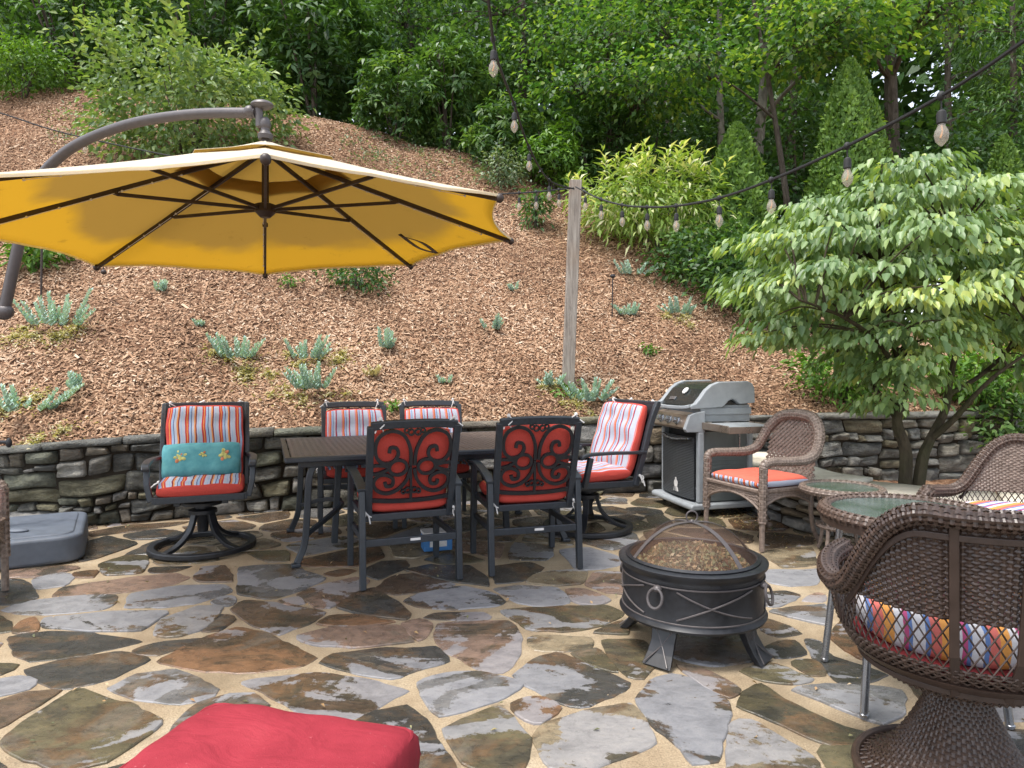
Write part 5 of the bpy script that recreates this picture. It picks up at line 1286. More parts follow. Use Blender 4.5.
# ------------------------------------------------------------------ foliage
def unit(a): return a/np.maximum(1e-9,np.linalg.norm(a,axis=-1,keepdims=True))
def leaves(name, P, D, Nn, L, W, tone, mat, parent=None, curl=.25, six=False):
    n=len(P); D=unit(D); Nn=unit(Nn-D*(Nn*D).sum(1,keepdims=True)); B=np.cross(D,Nn); L=L.reshape(-1,1); W=W.reshape(-1,1)
    tip=P+D*L-Nn*L*curl
    if six:
        l1=P+D*L*.30+B*W*.5+Nn*W*.18; l2=P+D*L*.66+B*W*.40+Nn*W*.14-Nn*L*curl*.4; r1=P+D*L*.30-B*W*.5+Nn*W*.18; r2=P+D*L*.66-B*W*.40+Nn*W*.14-Nn*L*curl*.4
        V=np.stack([P,l1,l2,tip,r2,r1],1).reshape(-1,3); b=(np.arange(n)*6)[:,None]
        Fc=np.concatenate([b+np.array([[0,3,2,1]]),b+np.array([[0,5,4,3]])],0); tn=np.concatenate([tone,tone])
    else:
        l1=P+D*L*.45+B*W*.5+Nn*W*.15; r1=P+D*L*.45-B*W*.5+Nn*W*.15
        V=np.stack([P,l1,tip,r1],1).reshape(-1,3); b=(np.arange(n)*4)[:,None]
        Fc=b+np.array([[0,3,2,1]]); tn=tone
    return np_mesh(name,V,Fc,mat,parent,{'tone':('FACE','FLOAT',np.clip(tn,0,1))})
def rnd3(n,g): return g.normal(size=(n,3))
def crown_pts(g, nc, Rr, shell=.55, lob=.35, zmin=-1.0):
    d=unit(rnd3(int(nc*1.6)+8,g)); d=d[d[:,2]>zmin][:nc]
    ph=g.uniform(0,6.28,4); f=1+lob*(np.sin(d[:,0]*3.1+ph[0])*np.sin(d[:,1]*2.7+ph[1])+.6*np.sin(d[:,2]*4+ph[2]+d[:,0]*2))
    r=(shell+(1-shell)*g.random(len(d)))**.8*f; return d*r[:,None]*np.array(Rr)
def clump_leaves(g, C, per, cr, L, W, droop=.25, flat=.55, rosette=False, updir=.8):
    n=len(C)*per; c=np.repeat(C,per,0)
    if rosette:
        th=np.tile(np.arange(per)*2.399,len(C))+np.repeat(g.uniform(0,6.28,len(C)),per); el=g.normal(-.15,.35,n)
        ax=unit(np.array([0,0,1.0])+np.repeat(rnd3(len(C),g)*.35+unit(C)*.5,per,0)); t=unit(np.cross(ax,rnd3(n,g)*.01+np.array([.3,.9,.1]))); b=np.cross(ax,t)
        D=t*np.cos(th)[:,None]+b*np.sin(th)[:,None]+ax*el[:,None]; P=c+D*cr*.15+rnd3(n,g)*cr*.12; N=ax+rnd3(n,g)*.2
    else:
        off=rnd3(n,g)*cr*np.array([1,1,flat]); P=c+off; D=unit(off)+unit(c)*.5+rnd3(n,g)*.5; D[:,2]-=droop; N=np.array([0,0,updir])+rnd3(n,g)*.45
    l=L*g.uniform(.65,1.2,n); return P,D,N,l,l*(W/L)*g.uniform(.8,1.15,n)
def shrub(name,label,cat,base,w,h,mat,seed,leaf_=(.10,.045),nc=120,per=14,cr=.16,rosette=False,droop=.2,group=None,depth=None,six=False,tb=0.0,stems=6,trunk='bark',lob=.30,shell=.5,spiky=0):
    """base on the ground; w,h in metres"""
    g=np.random.default_rng(seed); root=thing(name,label,cat,tuple(base),group=group); d=depth or w*.8
    C=crown_pts(g,nc,(w/2*.92,d/2*.92,h/2*.92),shell,lob); P,D,N,l,wd=clump_leaves(g,C,per,cr,leaf_[0],leaf_[1],droop,rosette=rosette)
    tone=np.repeat(g.normal(.5,.2,len(C)),per)+g.normal(0,.14,len(P))+tb
    if spiky:
        k=spiky; th=g.uniform(0,6.28,k); rr=np.sqrt(g.random(k)); S0=np.stack([rr*np.cos(th)*w*.45,rr*np.sin(th)*d*.45,h*.5*np.sqrt(np.maximum(0,1-rr**2*.8))*.8],-1)
        dv=unit(np.stack([rr*np.cos(th)*.7,rr*np.sin(th)*.7,np.ones(k)],-1)+rnd3(k,g)*.15); ln=g.uniform(.12,.34,k)*h
        q=12; t=np.tile(np.linspace(0,1,q),k); B0=np.repeat(S0,q,0)+np.repeat(dv*ln[:,None],q,0)*t[:,None]; th2=np.tile(np.arange(q)*2.4,k)
        D2=np.stack([np.cos(th2),np.sin(th2),.45+0*th2],-1)+np.repeat(dv,q,0)*.5; l2=leaf_[0]*g.uniform(.8,1.3,q*k)
        P=np.vstack([P,B0]);D=np.vstack([D,D2]);N=np.vstack([N,np.tile([0,0,1.0],(q*k,1))+rnd3(q*k,g)*.3]); l=np.r_[l,l2]; wd=np.r_[wd,l2*leaf_[1]/leaf_[0]]; tone=np.r_[tone,g.normal(.72,.15,q*k)+tb]
    P=P+np.array([0,0,h*.5]); P[:,2]=np.maximum(P[:,2],-.15)
    leaves('foliage',P,D,N,l,wd,tone,M[mat],root,six=six)
    m=MB(); rn=random.Random(seed)
    for k in range(stems):
        a=rn.uniform(0,6.28); r_=rn.uniform(.2,.7); m.tube(spline([(.04*math.cos(a),.04*math.sin(a),-.1),(w*.2*r_*math.cos(a),d*.2*r_*math.sin(a),h*.35),(w*.42*r_*math.cos(a),d*.42*r_*math.sin(a),h*.8)],4),lambda t:.022*(1-.75*t)*max(.5,h/1.8),6)
    m.build('stems',M[trunk],root,smooth=True)
    return root
def pxshrub(name,label,px,py_top,py_bot,wpx,mat,seed,Y=None,cat='shrub',**kw):
    b=hit(px,py_bot) if Y is None else None
    if b is None:
        Yd=Y or 14; X=(px-512)/F*Yd; b=Vector((X,Yd,float(hz(X,Yd))))
    ztop=H-(py_top-HZ)/F*b.y; h=max(.1,ztop-b.z); return shrub(name,label,cat,b,wpx*b.y/F,h,M_ if False else mat,seed,**kw)
# --- shrubs along the top of the bank
GT='evergreen shrubs along the top of the bank'
pxshrub('leafy_shrub','big pale green leafy shrub rising behind the umbrella canopy',186,32,170,200,'leaf_pale',31,tb=.15,leaf_=(.115,.06),nc=480,per=13,cr=.20,six=True,depth=2.4,lob=.22,shell=.6,spiky=22)
pxshrub('low_shrub','bright green low shrub on the bank at the far left edge',22,36,98,120,'leaf_bright',32,leaf_=(.11,.045),nc=230,per=12,cr=.16)
pxshrub('rhododendron','dark rhododendron behind the left end of the bank',75,-60,96,190,'leaf_dark',33,Y=15.4,leaf_=(.22,.075),nc=420,per=9,cr=.22,rosette=True,group=GT)
pxshrub('rhododendron','tall dark rhododendron directly behind the big pale shrub',205,-70,95,190,'leaf_dark',34,Y=15.2,leaf_=(.22,.075),nc=460,per=9,cr=.22,rosette=True,group=GT)
pxshrub('rhododendron','dark rhododendron to the right of the big pale shrub',315,-40,150,150,'leaf_dark',35,Y=14.4,leaf_=(.22,.075),nc=420,per=9,cr=.22,rosette=True,group=GT)
pxshrub('mountain_laurel','mid green laurel mound above the right half of the umbrella',395,62,152,120,'leaf_mid',36,Y=13.6,leaf_=(.16,.055),nc=330,per=9,cr=.18,rosette=True,group=GT,tb=.1)
pxshrub('mountain_laurel','upright laurel between the umbrella tip and the hanging bulbs',448,30,165,95,'leaf_dark',37,Y=13.7,leaf_=(.17,.06),nc=330,per=9,cr=.18,rosette=True,group=GT,tb=.25)
pxshrub('mountain_laurel','bright laurel below the hanging string light bulbs',505,95,178,85,'leaf_mid',38,Y=12.9,leaf_=(.15,.05),nc=260,per=9,cr=.16,rosette=True,group=GT,tb=.15)
pxshrub('mountain_laurel','yellow green laurel just above and left of the timber post',553,118,190,72,'leaf_bright',39,Y=12.4,leaf_=(.14,.045),nc=250,per=9,cr=.15,rosette=True,group=GT)
pxshrub('mountain_laurel','dark laurel in the shade behind the yellow green one',600,70,190,110,'leaf_dark',40,Y=13.6,leaf_=(.16,.055),nc=330,per=9,cr=.18,rosette=True,group=GT)
pxshrub('silver_shrub','small silver edged shrub alone near the top of the bank',501,150,186,44,'leaf_var2',41,leaf_=(.09,.03),nc=90,per=12,cr=.10)
pxshrub('sapling','little green sapling left of the timber post below the bulbs',536,184,228,26,'leaf_mid',42,leaf_=(.10,.045),nc=45,per=9,cr=.08,tb=.15)
pxshrub('variegated_shrub','wide yellow and cream variegated shrub behind the sagging bulbs',652,166,252,168,'leaf_var',43,tb=.12,leaf_=(.17,.042),nc=330,per=12,cr=.20,droop=.55,spiky=46,lob=.2,depth=1.7)
pxshrub('low_shrub','dark green low shrub at the foot of the variegated shrub',705,222,288,110,'leaf_mid',44,leaf_=(.10,.05),nc=200,per=11,cr=.13)
pxshrub('low_shrub','small green shrub hidden under the right half of the umbrella',356,258,291,66,'leaf_mid',45,leaf_=(.07,.035),nc=60,per=11,cr=.09,tb=-.1)
pxshrub('low_shrub','broad leaved plant under the left tip of the umbrella',38,238,268,56,'leaf_bright',46,leaf_=(.13,.05),nc=50,per=9,cr=.10,tb=-.1)
pxshrub('low_shrub','green shrub filling the bank behind the small tree',770,225,330,150,'leaf_mid',47,leaf_=(.11,.05),nc=260,per=11,cr=.15)
pxshrub('ground_cover_plant','bright green ground cover above the wall left of the tree trunk',845,345,404,110,'leaf_bright',48,leaf_=(.09,.04),nc=150,per=11,cr=.11)
pxshrub('ground_cover_plant','bright yellow green ground cover above the wall right of the tree trunk',985,345,408,130,'leaf_bright',49,leaf_=(.10,.042),nc=220,per=11,cr=.12)
shrub('climbing_plant','green leafy plant hanging over the wall at the right edge','plant',(5.45,7.45,.30),.7,.75,'leaf_mid',50,leaf_=(.09,.05),nc=90,per=9,cr=.1,tb=.1)
# --- shaded understory behind the crest
UN='shaded understory bushes behind the bank'
for i,(px,pt,wp,Yy,lb) in enumerate([(640,70,170,15.0,'shaded bush behind the left half of the variegated shrub'),(730,90,140,14.6,'shaded bush behind the bright cone evergreen'),(800,80,130,15.2,'shaded bush left of the tall cone evergreen'),(880,120,130,14.8,'shaded bush below the sky gap'),(955,110,140,14.4,'shaded bush left of the small cone evergreen at the right edge'),(1035,80,150,14.8,'shaded bush behind the right edge of the spreading tree')]):
    pxshrub('understory_bush',lb,px,pt,240,wp,'leaf_dark',140+i,Y=Yy,leaf_=(.17,.075),nc=380,per=10,cr=.24,group=UN,tb=-.05)
# --- clipped conical evergreens
def cone_tree(label, px, py_top, py_bot, wpx, seed, Y, dens=1.0):
    X=(px-512)/F*Y; zb=H-(py_bot-HZ)/F*Y; zt=H-(py_top-HZ)/F*Y; z0=float(hz(X,Y)); zb=min(zb,z0+.2) if zb>z0 else zb
    h=zt-z0; w=wpx*Y/F; g=np.random.default_rng(seed); root=thing('conical_evergreen',label,'evergreen',(X,Y,z0),group='conical evergreens')
    n=int(22000*dens); t=g.random(n)**1.15; th=g.uniform(0,6.28,n); ph=np.sin(th*5+t*14)*.07+np.sin(th*9-t*31)*.05
    r_=w/2*np.minimum(1,(1-t**1.9)**.72*1.03*np.minimum(1,.75+t*2))*(1+ph)*g.uniform(.80,1.03,n); P=np.stack([r_*np.cos(th),r_*np.sin(th),t*h],-1)
    D=np.stack([np.cos(th)*.6,np.sin(th)*.6,.9+0*th],-1)+rnd3(n,g)*.35; N=np.stack([np.cos(th),np.sin(th),.5+0*th],-1)+rnd3(n,g)*.3; l=g.uniform(.05,.10,n)
    leaves('crown',P,D,N,l,l*.6,np.clip(.5+ph*2.5+g.normal(0,.18,n),0,1),M['leaf_cone'],root)
    m=MB(); m.tube([(0,0,-.2),(0,0,h*.85)],lambda q:.09*(1-.8*q)); m.build('trunk',M['bark'],root,smooth=True)
cone_tree('bright rounded cone evergreen behind the variegated shrub',737,126,215,80,61,10.9,1.0)
cone_tree('tall dark cone evergreen behind the climbing string lights',850,62,210,92,62,11.2,1.2)
cone_tree('small cone evergreen at the right edge behind the leafy tree',1004,138,215,58,63,12.5,.6)

# --- the spreading small tree on the right
def spray_tree():
    base=Vector((3.13,5.37,.24)); g=np.random.default_rng(77); rn=random.Random(77)
    root=thing('small_tree','spreading small tree with tiers of drooping pale green leaves in the walled bed','tree',tuple(base))
    outline=[(738,300),(752,250),(775,218),(822,190),(880,178),(918,168),(945,164),(985,190),(1050,190),(1130,250),(1150,340),(1075,345),(1024,335),(965,333),(930,350),(910,420),(880,412),(852,360),(800,336),(762,322)]
    C=[]; tries=0
    while len(C)<190 and tries<20000:
        tries+=1; px=rn.uniform(725,1150); py=rn.uniform(145,425)
        if not inside((px,py),outline): continue
        # keep see-through gaps under the tiers
        if 905<px<1040 and 345<py<372: continue
        # distance to outline decides how deep the spray may sit
        dm=min(math.hypot(px-(outline[i][0]*(1-q)+outline[i-1][0]*q),py-(outline[i][1]*(1-q)+outline[i-1][1]*q)) for i in range(len(outline)) for q in(0,.25,.5,.75))
        dep=min(1.15,.25+dm*.013); Y=5.40+rn.uniform(-1,1)*dep
        p=at(px,py,5.40); p=Vector((p.x,Y,round(p.z/.235)*.235+rn.gauss(0,.055)+.08*math.sin(p.x*3+Y*2)))
        if any((p-c).length<.205 for c in C): continue
        C.append(p)
    Cn=np.array([tuple(c) for c in C]); nspr=len(C); per=88; n=nspr*per; c=np.repeat(Cn,per,0)
    ax=np.array([base.x,base.y]); out=Cn[:,:2]-ax; out=out/np.maximum(.15,np.linalg.norm(out,axis=1,keepdims=True)); o2=np.repeat(out,per,0)
    th=g.uniform(0,6.28,n); rr=np.sqrt(g.random(n))*np.repeat(g.uniform(.20,.36,nspr),per); 
    P=c+np.stack([rr*np.cos(th),rr*np.sin(th),-.75*rr**2+g.normal(0,.025,n)-.05*(o2[:,0]*np.cos(th)+o2[:,1]*np.sin(th))*rr],-1)
    D=np.stack([np.cos(th)*.7+o2[:,0]*.35,np.sin(th)*.7+o2[:,1]*.35,-.55-rr*1.6],-1)+rnd3(n,g)*.28; N=np.stack([np.cos(th)*.5,np.sin(th)*.5,1+0*th],-1)+rnd3(n,g)*.25
    l=g.uniform(.042,.108,n); tone=np.repeat(g.normal(.55,.15,nspr),per)+g.normal(0,.17,n)+np.where(rr<.09,.25,0)
    leaves('crown',P-np.array(base),D,N,l,l*.52,tone,M['leaf_dogwood'],root,six=True,curl=.18)
    m=MB(); trunks=[]
    L_=lambda px,py,Y:at(px,py,Y)-base
    t1=spline([Vector((-.06,0,-.1)),L_(906,455,5.37),L_(897,420,5.36),L_(905,385,5.4),L_(890,330,5.45),L_(880,270,5.5)],5); t2=spline([Vector((.04,0,-.1)),L_(922,462,5.38),L_(930,440,5.42),L_(945,410,5.45),L_(950,380,5.5),L_(960,320,5.5),L_(955,240,5.45)],5)
    t3=spline([L_(930,440,5.42),L_(955,418,5.3),L_(975,395,5.2),L_(1000,372,5.1),L_(1040,345,5.0)],5); t4=spline([L_(905,385,5.4),L_(880,345,5.1),L_(845,318,4.9),L_(800,300,4.8)],5)
    t5=spline([L_(948,395,5.47),L_(985,372,5.6),L_(1030,330,5.75),L_(1080,290,5.8)],5); t6=spline([L_(897,420,5.36),L_(868,380,5.6),L_(830,345,5.8),L_(790,320,5.9)],5)
    for p_,r0,r1 in((t1,.055,.014),(t2,.050,.012),(t3,.028,.008),(t4,.024,.008),(t5,.022,.008),(t6,.022,.007)): m.tube(p_,lambda t,a=r0,b_=r1:a+(b_-a)*t,8)
    allp=[q for p_ in(t1,t2,t3,t4,t5,t6) for q in p_[len(p_)//3:]]
    for cpt in C:
        e=cpt-base; q=min(allp,key=lambda z:(z-e).length+(.4 if z.z>e.z else 0)); mid=q.lerp(e,.55)+Vector((0,0,.06)); m.tube(spline([q,mid,e],4),lambda t:.010-.006*t,5)
    m.build('trunk',M['bark_moss'],root,smooth=True)
spray_tree()

# --- woodland trees behind
def tree(label, px, Y, trunk_r, crowns, mat, seed, leaf_=(.12,.08), lean=(0,0), nc=95, per=38, cr=.42, barkm='bark', limbs=True, htop=None, group='woodland trees behind the bank', name='woodland_tree', tb=0.0, droop=.3):
    X=(px-512)/F*Y; z0=float(hz(X,Y)); root=thing(name,label,'tree',(X,Y,z0),group=group); g=np.random.default_rng(seed); rn=random.Random(seed)
    Ps=[];Ds=[];Ns=[];ls=[];ws=[];tn=[]; tops=[]
    for (cx,cy,wx,wy,dy) in crowns:       # crown lobes given by picture position, width and height, depth offset
        c=at(cx,cy,Y+dy); rx,rz=wx*.5*(Y+dy)/F,wy*.5*(Y+dy)/F; k=max(20,int(nc*wx*wy/20000))
        C=crown_pts(g,k,(rx,max(rx*.75,.9),rz),.35,.25); P,D,N,l,w_=clump_leaves(g,C,per,cr,leaf_[0],leaf_[1],droop,flat=.20,updir=1.2)
        P=P+np.array(c)-np.array((X,Y,z0)); t_=np.repeat(g.normal(.5,.28,len(C)),per)+g.normal(0,.13,len(P))+tb
        Ps.append(P);Ds.append(D);Ns.append(N);ls.append(l);ws.append(w_);tn.append(t_); tops.append((c-root.location,C))
    leaves('crown',np.vstack(Ps),np.vstack(Ds),np.vstack(Ns),np.concatenate(ls),np.concatenate(ws),np.concatenate(tn),M[mat],root)
    m=MB(); hh=(htop or max(t[0].z for t in tops)+1.0)
    tr_=[Vector((0,0,-.3)),Vector((lean[0]*.3+rn.uniform(-.06,.06),lean[1]*.3,hh*.33)),Vector((lean[0]*.65+rn.uniform(-.1,.1),lean[1]*.65,hh*.66)),Vector((lean[0],lean[1],hh))]
    sp_=spline(tr_,6); m.tube(sp_,lambda t:trunk_r*(1.25-t*.8 if t>.08 else 1.6-4.5*t),10)
    if limbs:
        for c,C in tops:
            q=min(sp_[4:],key=lambda z:(z-c).length+max(0,z.z-c.z+.5)); m.tube(spline([q,q.lerp(c,.5)+Vector((0,0,.15)),c],5),lambda t:trunk_r*.42*(1-.7*t),7)
            for i in range(min(14,len(C))):
                e=c+Vector(C[i]); m.tube(spline([c.lerp(q,.25),c.lerp(e,.5)+Vector((0,0,.1)),e],4),lambda t:trunk_r*.16*(1-.7*t),5)
    m.build('trunk',M[barkm],root,smooth=True); return root
tree('slim pale trunked maple, leftmost trunk of the pair behind the cone evergreen',722,13.6,.085,[(660,35,120,56,-.6),(635,80,100,40,-1.0),(700,-30,140,60,0)],'leaf_maple',101,barkm='bark_pale')
tree('grey trunked maple to the right of the slim pale trunk',752,13.9,.12,[(815,10,150,50,-1.2),(770,-35,150,60,0),(845,45,100,30,-1.6)],'leaf_maple',102,lean=(.4,0),barkm='bark_pale',tb=.06)
tree('thick dark trunk standing between the tall cone evergreen and the sky gap',891,14.5,.17,[(880,-25,190,70,-.8),(930,10,130,45,-1.4),(835,30,110,40,-1.0)],'leaf_maple',103,barkm='bark',tb=.04)
tree('leaning branch maple hanging over the small conical evergreen',800,12.4,.06,[(800,48,110,26,-.6),(840,18,120,36,-.8),(690,68,80,22,-.8)],'leaf_maple',104,lean=(-.9,0),leaf_=(.13,.09),nc=120,tb=.1)
tree('bright leaved maple overhanging the variegated shrub from the left',610,14.2,.09,[(605,35,150,54,-.8),(575,85,110,36,-1.4),(645,5,150,50,-.4),(640,98,110,24,-1.6)],'leaf_maple',105,tb=.04)
tree('tall tree above the middle of the bank with drooping crown',520,15.5,.13,[(500,10,190,90,0),(470,70,130,60,-.8),(550,40,120,70,-.6)],'leaf_mid',106,tb=-.05)
tree('dark evergreen tree behind the laurels',410,16.5,.14,[(400,20,170,110,0),(360,75,120,80,-.8),(440,80,110,70,-.6)],'leaf_dark',107,leaf_=(.18,.07),tb=.05)
tree('dark hemlock like tree behind the umbrella crown joint',300,17,.14,[(290,0,190,110,0),(330,60,130,90,-.8),(250,40,130,80,-.4)],'leaf_dark',108,leaf_=(.18,.07),tb=-.1)
tree('dark tree behind the tall rhododendron',190,18,.15,[(180,-10,220,110,0),(130,40,150,90,-.5)],'leaf_dark',109,leaf_=(.2,.08))
tree('shaded tree at the top left corner',45,18,.15,[(40,0,220,110,0),(-20,50,150,90,-.5)],'leaf_dark',110,leaf_=(.2,.08),tb=-.1)
tree('slender dark trunked pine on the far right of the sky gap',950,17,.10,[(965,30,120,34,0),(985,75,110,28,.4),(940,-10,150,50,0),(1000,110,90,26,.2)],'leaf_dark',111,leaf_=(.22,.04),tb=.15)
tree('soft needled pine at the right edge',1012,15.5,.10,[(1010,30,120,50,0),(1020,100,100,30,-.4),(1000,150,90,30,-.2),(1035,65,90,30,0)],'leaf_mid',112,leaf_=(.22,.04),tb=-.05)
tree('shaded tree between the pale trunks and the tall cone evergreen',790,16.5,.14,[(790,110,120,60,0),(770,150,110,50,.3),(830,0,150,70,.2)],'leaf_dark',113,leaf_=(.16,.08))
tree('shaded tree behind the variegated shrub',670,17,.13,[(660,120,150,70,0),(610,150,120,60,0),(710,60,130,60,.4)],'leaf_dark',114,leaf_=(.16,.08))
# --- far wood that reads as one mass, thin where the sky shows through on the right
g=np.random.default_rng(200); Cs=[]; rn=random.Random(200)
while len(Cs)<3600:
    px=rn.uniform(-250,1350); py=rn.uniform(-120,250); Y=rn.uniform(20,34)
    if 872<px<962 and 40<py<112 and rn.random()<.85: continue
    p=at(px,py,Y)
    if p.z>float(hz(p.x,p.y))-.3: Cs.append(tuple(p))
C=np.array(Cs); P,D,N,l,w_=clump_leaves(g,C,26,.75,.5,.34,.3,flat=.45)
P=(C.repeat(26,0)+rnd3(len(P),g)*np.array([.85,.85,.4]))
tag(leaves('far_woods',P,D,N,l,w_,np.repeat(g.normal(.4,.22,len(C)),26)+g.normal(0,.12,len(P)),M['leaf_mid']),'dark green wood in the distance behind the trees','wood',kind='stuff')

# --- sedums and seedlings on the mulch
def sedum(label,px,py,hpx,wpx,seed,blue=8,straw=0,mat='leaf_sedum',name='sedum'):
    b=hit(px,py); g=np.random.default_rng(seed); root=thing(name,label,'plant',tuple(b),group='small plants dotted over the mulch bank'); s=b.y/F; h=hpx*s; w=wpx*s
    P=[];D=[];l=[];T=[]
    for k in range(int(blue*1.7)):
        a=g.uniform(0,6.28); r_=math.sqrt(g.random())*w*.42; x,y=r_*math.cos(a),r_*math.sin(a)*.8; hh=h*g.uniform(.35,.9); lean=np.array([x*1.1+g.normal(0,.02),y*1.0-.02+g.normal(0,.02),hh])
        q=max(14,int(hh/.0065)); t=np.linspace(.12,1,q); th=np.arange(q)*2.4; rad=.044*(1-.45*t)+.007
        P.append(np.array([x,y,0])+lean*t[:,None]); D.append(np.stack([np.cos(th),np.sin(th),.55+.6*t],-1)); l.append(rad*1.35); T.append(.35+.45*t+g.normal(0,.1,q))
    P=np.vstack(P);D=np.vstack(D);l=np.concatenate(l);T=np.concatenate(T); N=np.tile([0,0,1.0],(len(P),1))+rnd3(len(P),g)*.15
    leaves('foliage',P,D,N,l,l*.6,T,M[mat],root,curl=-.2)
    if straw:
        n=straw*110; nc_=7; cc_=np.stack([g.normal(0,w*.42,nc_),g.normal(-w*.22,w*.26,nc_)],-1)[g.integers(0,nc_,n)]; sd=g.exponential(w*.13,n); th=g.uniform(0,6.28,n); P=np.stack([cc_[:,0]+sd*np.cos(th),cc_[:,1]+sd*np.sin(th),.01+.045*g.random(n)*np.exp(-sd/(w*.3))],-1)
        P[:,2]+= (hz(P[:,0]+b.x,P[:,1]+b.y)-b.z); D=rnd3(n,g)*np.array([1,1,.5])+np.array([0,-.2,.15]); l=g.uniform(.025,.06,n)
        leaves('straw_stems',P,D,np.tile([0,0,1.0],(n,1))+rnd3(n,g)*.3,l,l*.33,g.random(n),M['leaf_straw'],root)['kind']='stuff'
SED=[('large blue sedum clump with straw coloured base under the left tip of the umbrella',55,330,42,50,9,10),('spreading blue and straw sedum on the bank above the umbrella base',24,414,30,62,8,10),
('single blue sedum spike up the bank from the umbrella base',76,393,20,13,3,0),('small blue sedum alone below the hanging weight of the umbrella',160,293,14,16,4,0),('tiny blue sedum sprig below the far middle rib of the canopy left side',202,328,11,9,2,0),
('blue sedum with wide straw base just up the bank from the left swivel chair',238,362,30,40,9,12),('upper of two crowded sedums between the left swivel chair and table',306,362,30,40,7,7),('lower of two crowded sedums between the left swivel chair and table',313,392,32,40,9,4),
('upright blue sedum above the far pair of dining chairs',385,351,26,18,5,0),('yellowish sprig just below the upright blue sedum',372,378,12,14,4,0),('tiny blue sprig behind the far right dining chair',446,386,12,9,2,0),
('small blue sedum midway between the umbrella and the post',491,332,18,20,5,0),('tiny blue sedum under the right tip of the umbrella',515,292,10,9,2,0),('blue sedum spike at the left foot of the timber post',552,388,18,18,5,3),
('bushy blue sedum at the right foot of the timber post',588,404,28,34,10,4),('pale sedum high on the bank below the variegated shrub',634,277,18,36,8,0),('pale blue sedum right of the garden stake',631,317,15,20,6,0),
('rounded blue sedum on the bank above the grill',680,316,20,26,7,4)]
for i,(lb,px,py,hp,wp,bl,sw) in enumerate(SED): sedum(lb,px,py,hp,wp,300+i,bl,sw,'leaf_straw' if lb.startswith('yellowish') else 'leaf_sedum')
GRN=[('lone bright green seedling on the bank between post and grill',651,356,13,14),('bright green seedling under the umbrella just right of its far rib',290,288,15,20),('yellow green weed hugging the foot of the timber post',568,396,12,26),('small yellow green weed left of the far dining chairs',370,296,10,12)]
GRN[3]=('small yellow green weed between the far pair of chairs and the wall top',392,412,10,14)
for i,(lb,px,py,hp,wp) in enumerate(GRN):
    b=hit(px,py); s=b.y/F; shrub('seedling',lb,'plant',b,wp*s,hp*s,'leaf_bright',340+i,leaf_=(.05,.03),nc=16,per=5,cr=.03,stems=2,group='small plants dotted over the mulch bank')
# thin weeds across the upper bank
g=np.random.default_rng(400); n=0; Cc=[]
for _ in range(4000):
    px=g.uniform(340,560); py=g.normal(150+(px-340)*.13,14)
    if len(Cc)>=150: break
    b=hit(px,py)
    if b is not None: Cc.append(tuple(b))
for _ in range(200):
    px=g.uniform(55,100); py=g.uniform(110,160); b=hit(px,py)
    if b is not None and len(Cc)<200: Cc.append(tuple(b))
C=np.array(Cc); P,D,N,l,w_=clump_leaves(g,C,9,.09,.07,.028,-.3); P[:,2]+=.06
tag(leaves('thin_weeds',P,D,N,l,w_,g.random(len(P)),M['leaf_var2']),'thin pale weeds scattered over the upper bank','weeds',kind='stuff')
# dry litter swept against the low wall and scattered on the paving
g=np.random.default_rng(420); k=500; lx=np.r_[g.normal(1.95,.16,300),g.uniform(-3.5,2.3,200)]; ly=np.r_[g.normal(5.75,.35,300),g.uniform(2.3,5.6,200)]
ok_=np.array([not any(math.hypot(a-c[0],b-c[1])<.05 for c in LOW) and b<wall_y(a)-.1 for a,b in zip(lx,ly)]); lx,ly=lx[ok_],ly[ok_]; k=len(lx)
P=np.stack([lx,ly,np.full(k,.014)+g.random(k)*.006],-1); D=rnd3(k,g)*np.array([1,1,.12]); l=g.uniform(.010,.032,k)
tag(leaves('leaf_litter',P,D,np.tile([0,0,1.0],(k,1))+rnd3(k,g)*.25,l,l*.45,g.random(k),M['ash']),'scattered dry leaf bits on the patio stones','litter',kind='stuff')
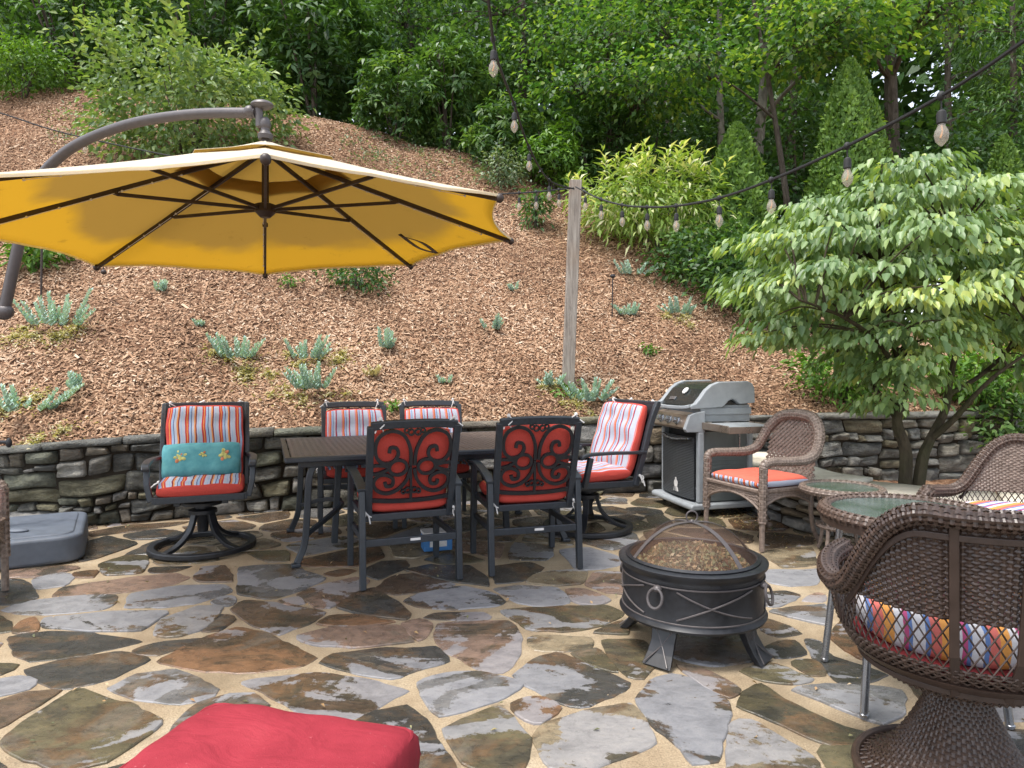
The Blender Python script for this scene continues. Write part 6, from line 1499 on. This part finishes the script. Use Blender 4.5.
# stakes
for lb,px,py,top,w_ in(('black garden stake light standing on the bank right of the post',612,317,276,.012),('short brown garden stake under the left of the umbrella',41,300,246,.02)):
    b=hit(px,py); h=(py-top)*b.y/F; st_=thing('garden_stake',lb,'stake',tuple(b)); m=MB(); m.tube([(0,0,-.1),(.01,0,h)],w_*.6,7); m.build('stake_rod',M['black' if px>300 else 'rib'],st_)
    m=MB(); m.lathe([(0,0),(.03,-.005),(.036,-.03),(.02,-.05),(0,-.05)],12,(.01,0,h+.02)) if px>300 else m.box((.01,0,h),(.05,.04,.03)); m.build('stake_cap',M['black' if px>300 else 'rib'],st_)
# ------------------------------------------------------------------ camera, light
cam=bpy.data.cameras.new('camera'); co=bpy.data.objects.new('camera',cam); COL.objects.link(co)
co.location=(0,0,H); co.rotation_euler=(math.pi/2,0,0); cam.sensor_width=36; cam.lens=36*F/1024; cam.shift_y=-(384-HZ)/1024; cam.clip_end=600; cam.clip_start=.05
SC.camera=co
sv=Vector((-.30,-.20,.93)).normalized()
el=math.asin(sv.z); az=math.atan2(sv.x,sv.y)
w=bpy.data.worlds.new('World'); SC.world=w; w.use_nodes=True; nt=w.node_tree; nt.nodes.clear()
sky=nt.nodes.new('ShaderNodeTexSky'); sky.sky_type='NISHITA'; sky.sun_disc=False; sky.sun_elevation=el; sky.sun_rotation=az; sky.air_density=1.0; sky.dust_density=2.5; sky.altitude=300
hs=nt.nodes.new('ShaderNodeHueSaturation'); hs.inputs['Saturation'].default_value=.42; bg=nt.nodes.new('ShaderNodeBackground'); bg.inputs[1].default_value=.15; ou=nt.nodes.new('ShaderNodeOutputWorld')
nt.links.new(sky.outputs[0],hs.inputs['Color']); nt.links.new(hs.outputs[0],bg.inputs[0]); nt.links.new(bg.outputs[0],ou.inputs[0])
ld=bpy.data.lights.new('sun','SUN'); ld.energy=1.5; ld.angle=R(18); ld.color=(1,.955,.89); lo=bpy.data.objects.new('sun',ld); COL.objects.link(lo)
lo.rotation_euler=(-sv).to_track_quat('-Z','Y').to_euler()
vs=SC.view_settings; vs.view_transform='Standard'; vs.look='None'; vs.gamma=1; vs.use_curve_mapping=False; vs.exposure=1.52
SC.render.engine='CYCLES'; SC.cycles.max_bounces=7; SC.cycles.transparent_max_bounces=10; SC.cycles.use_denoising=True
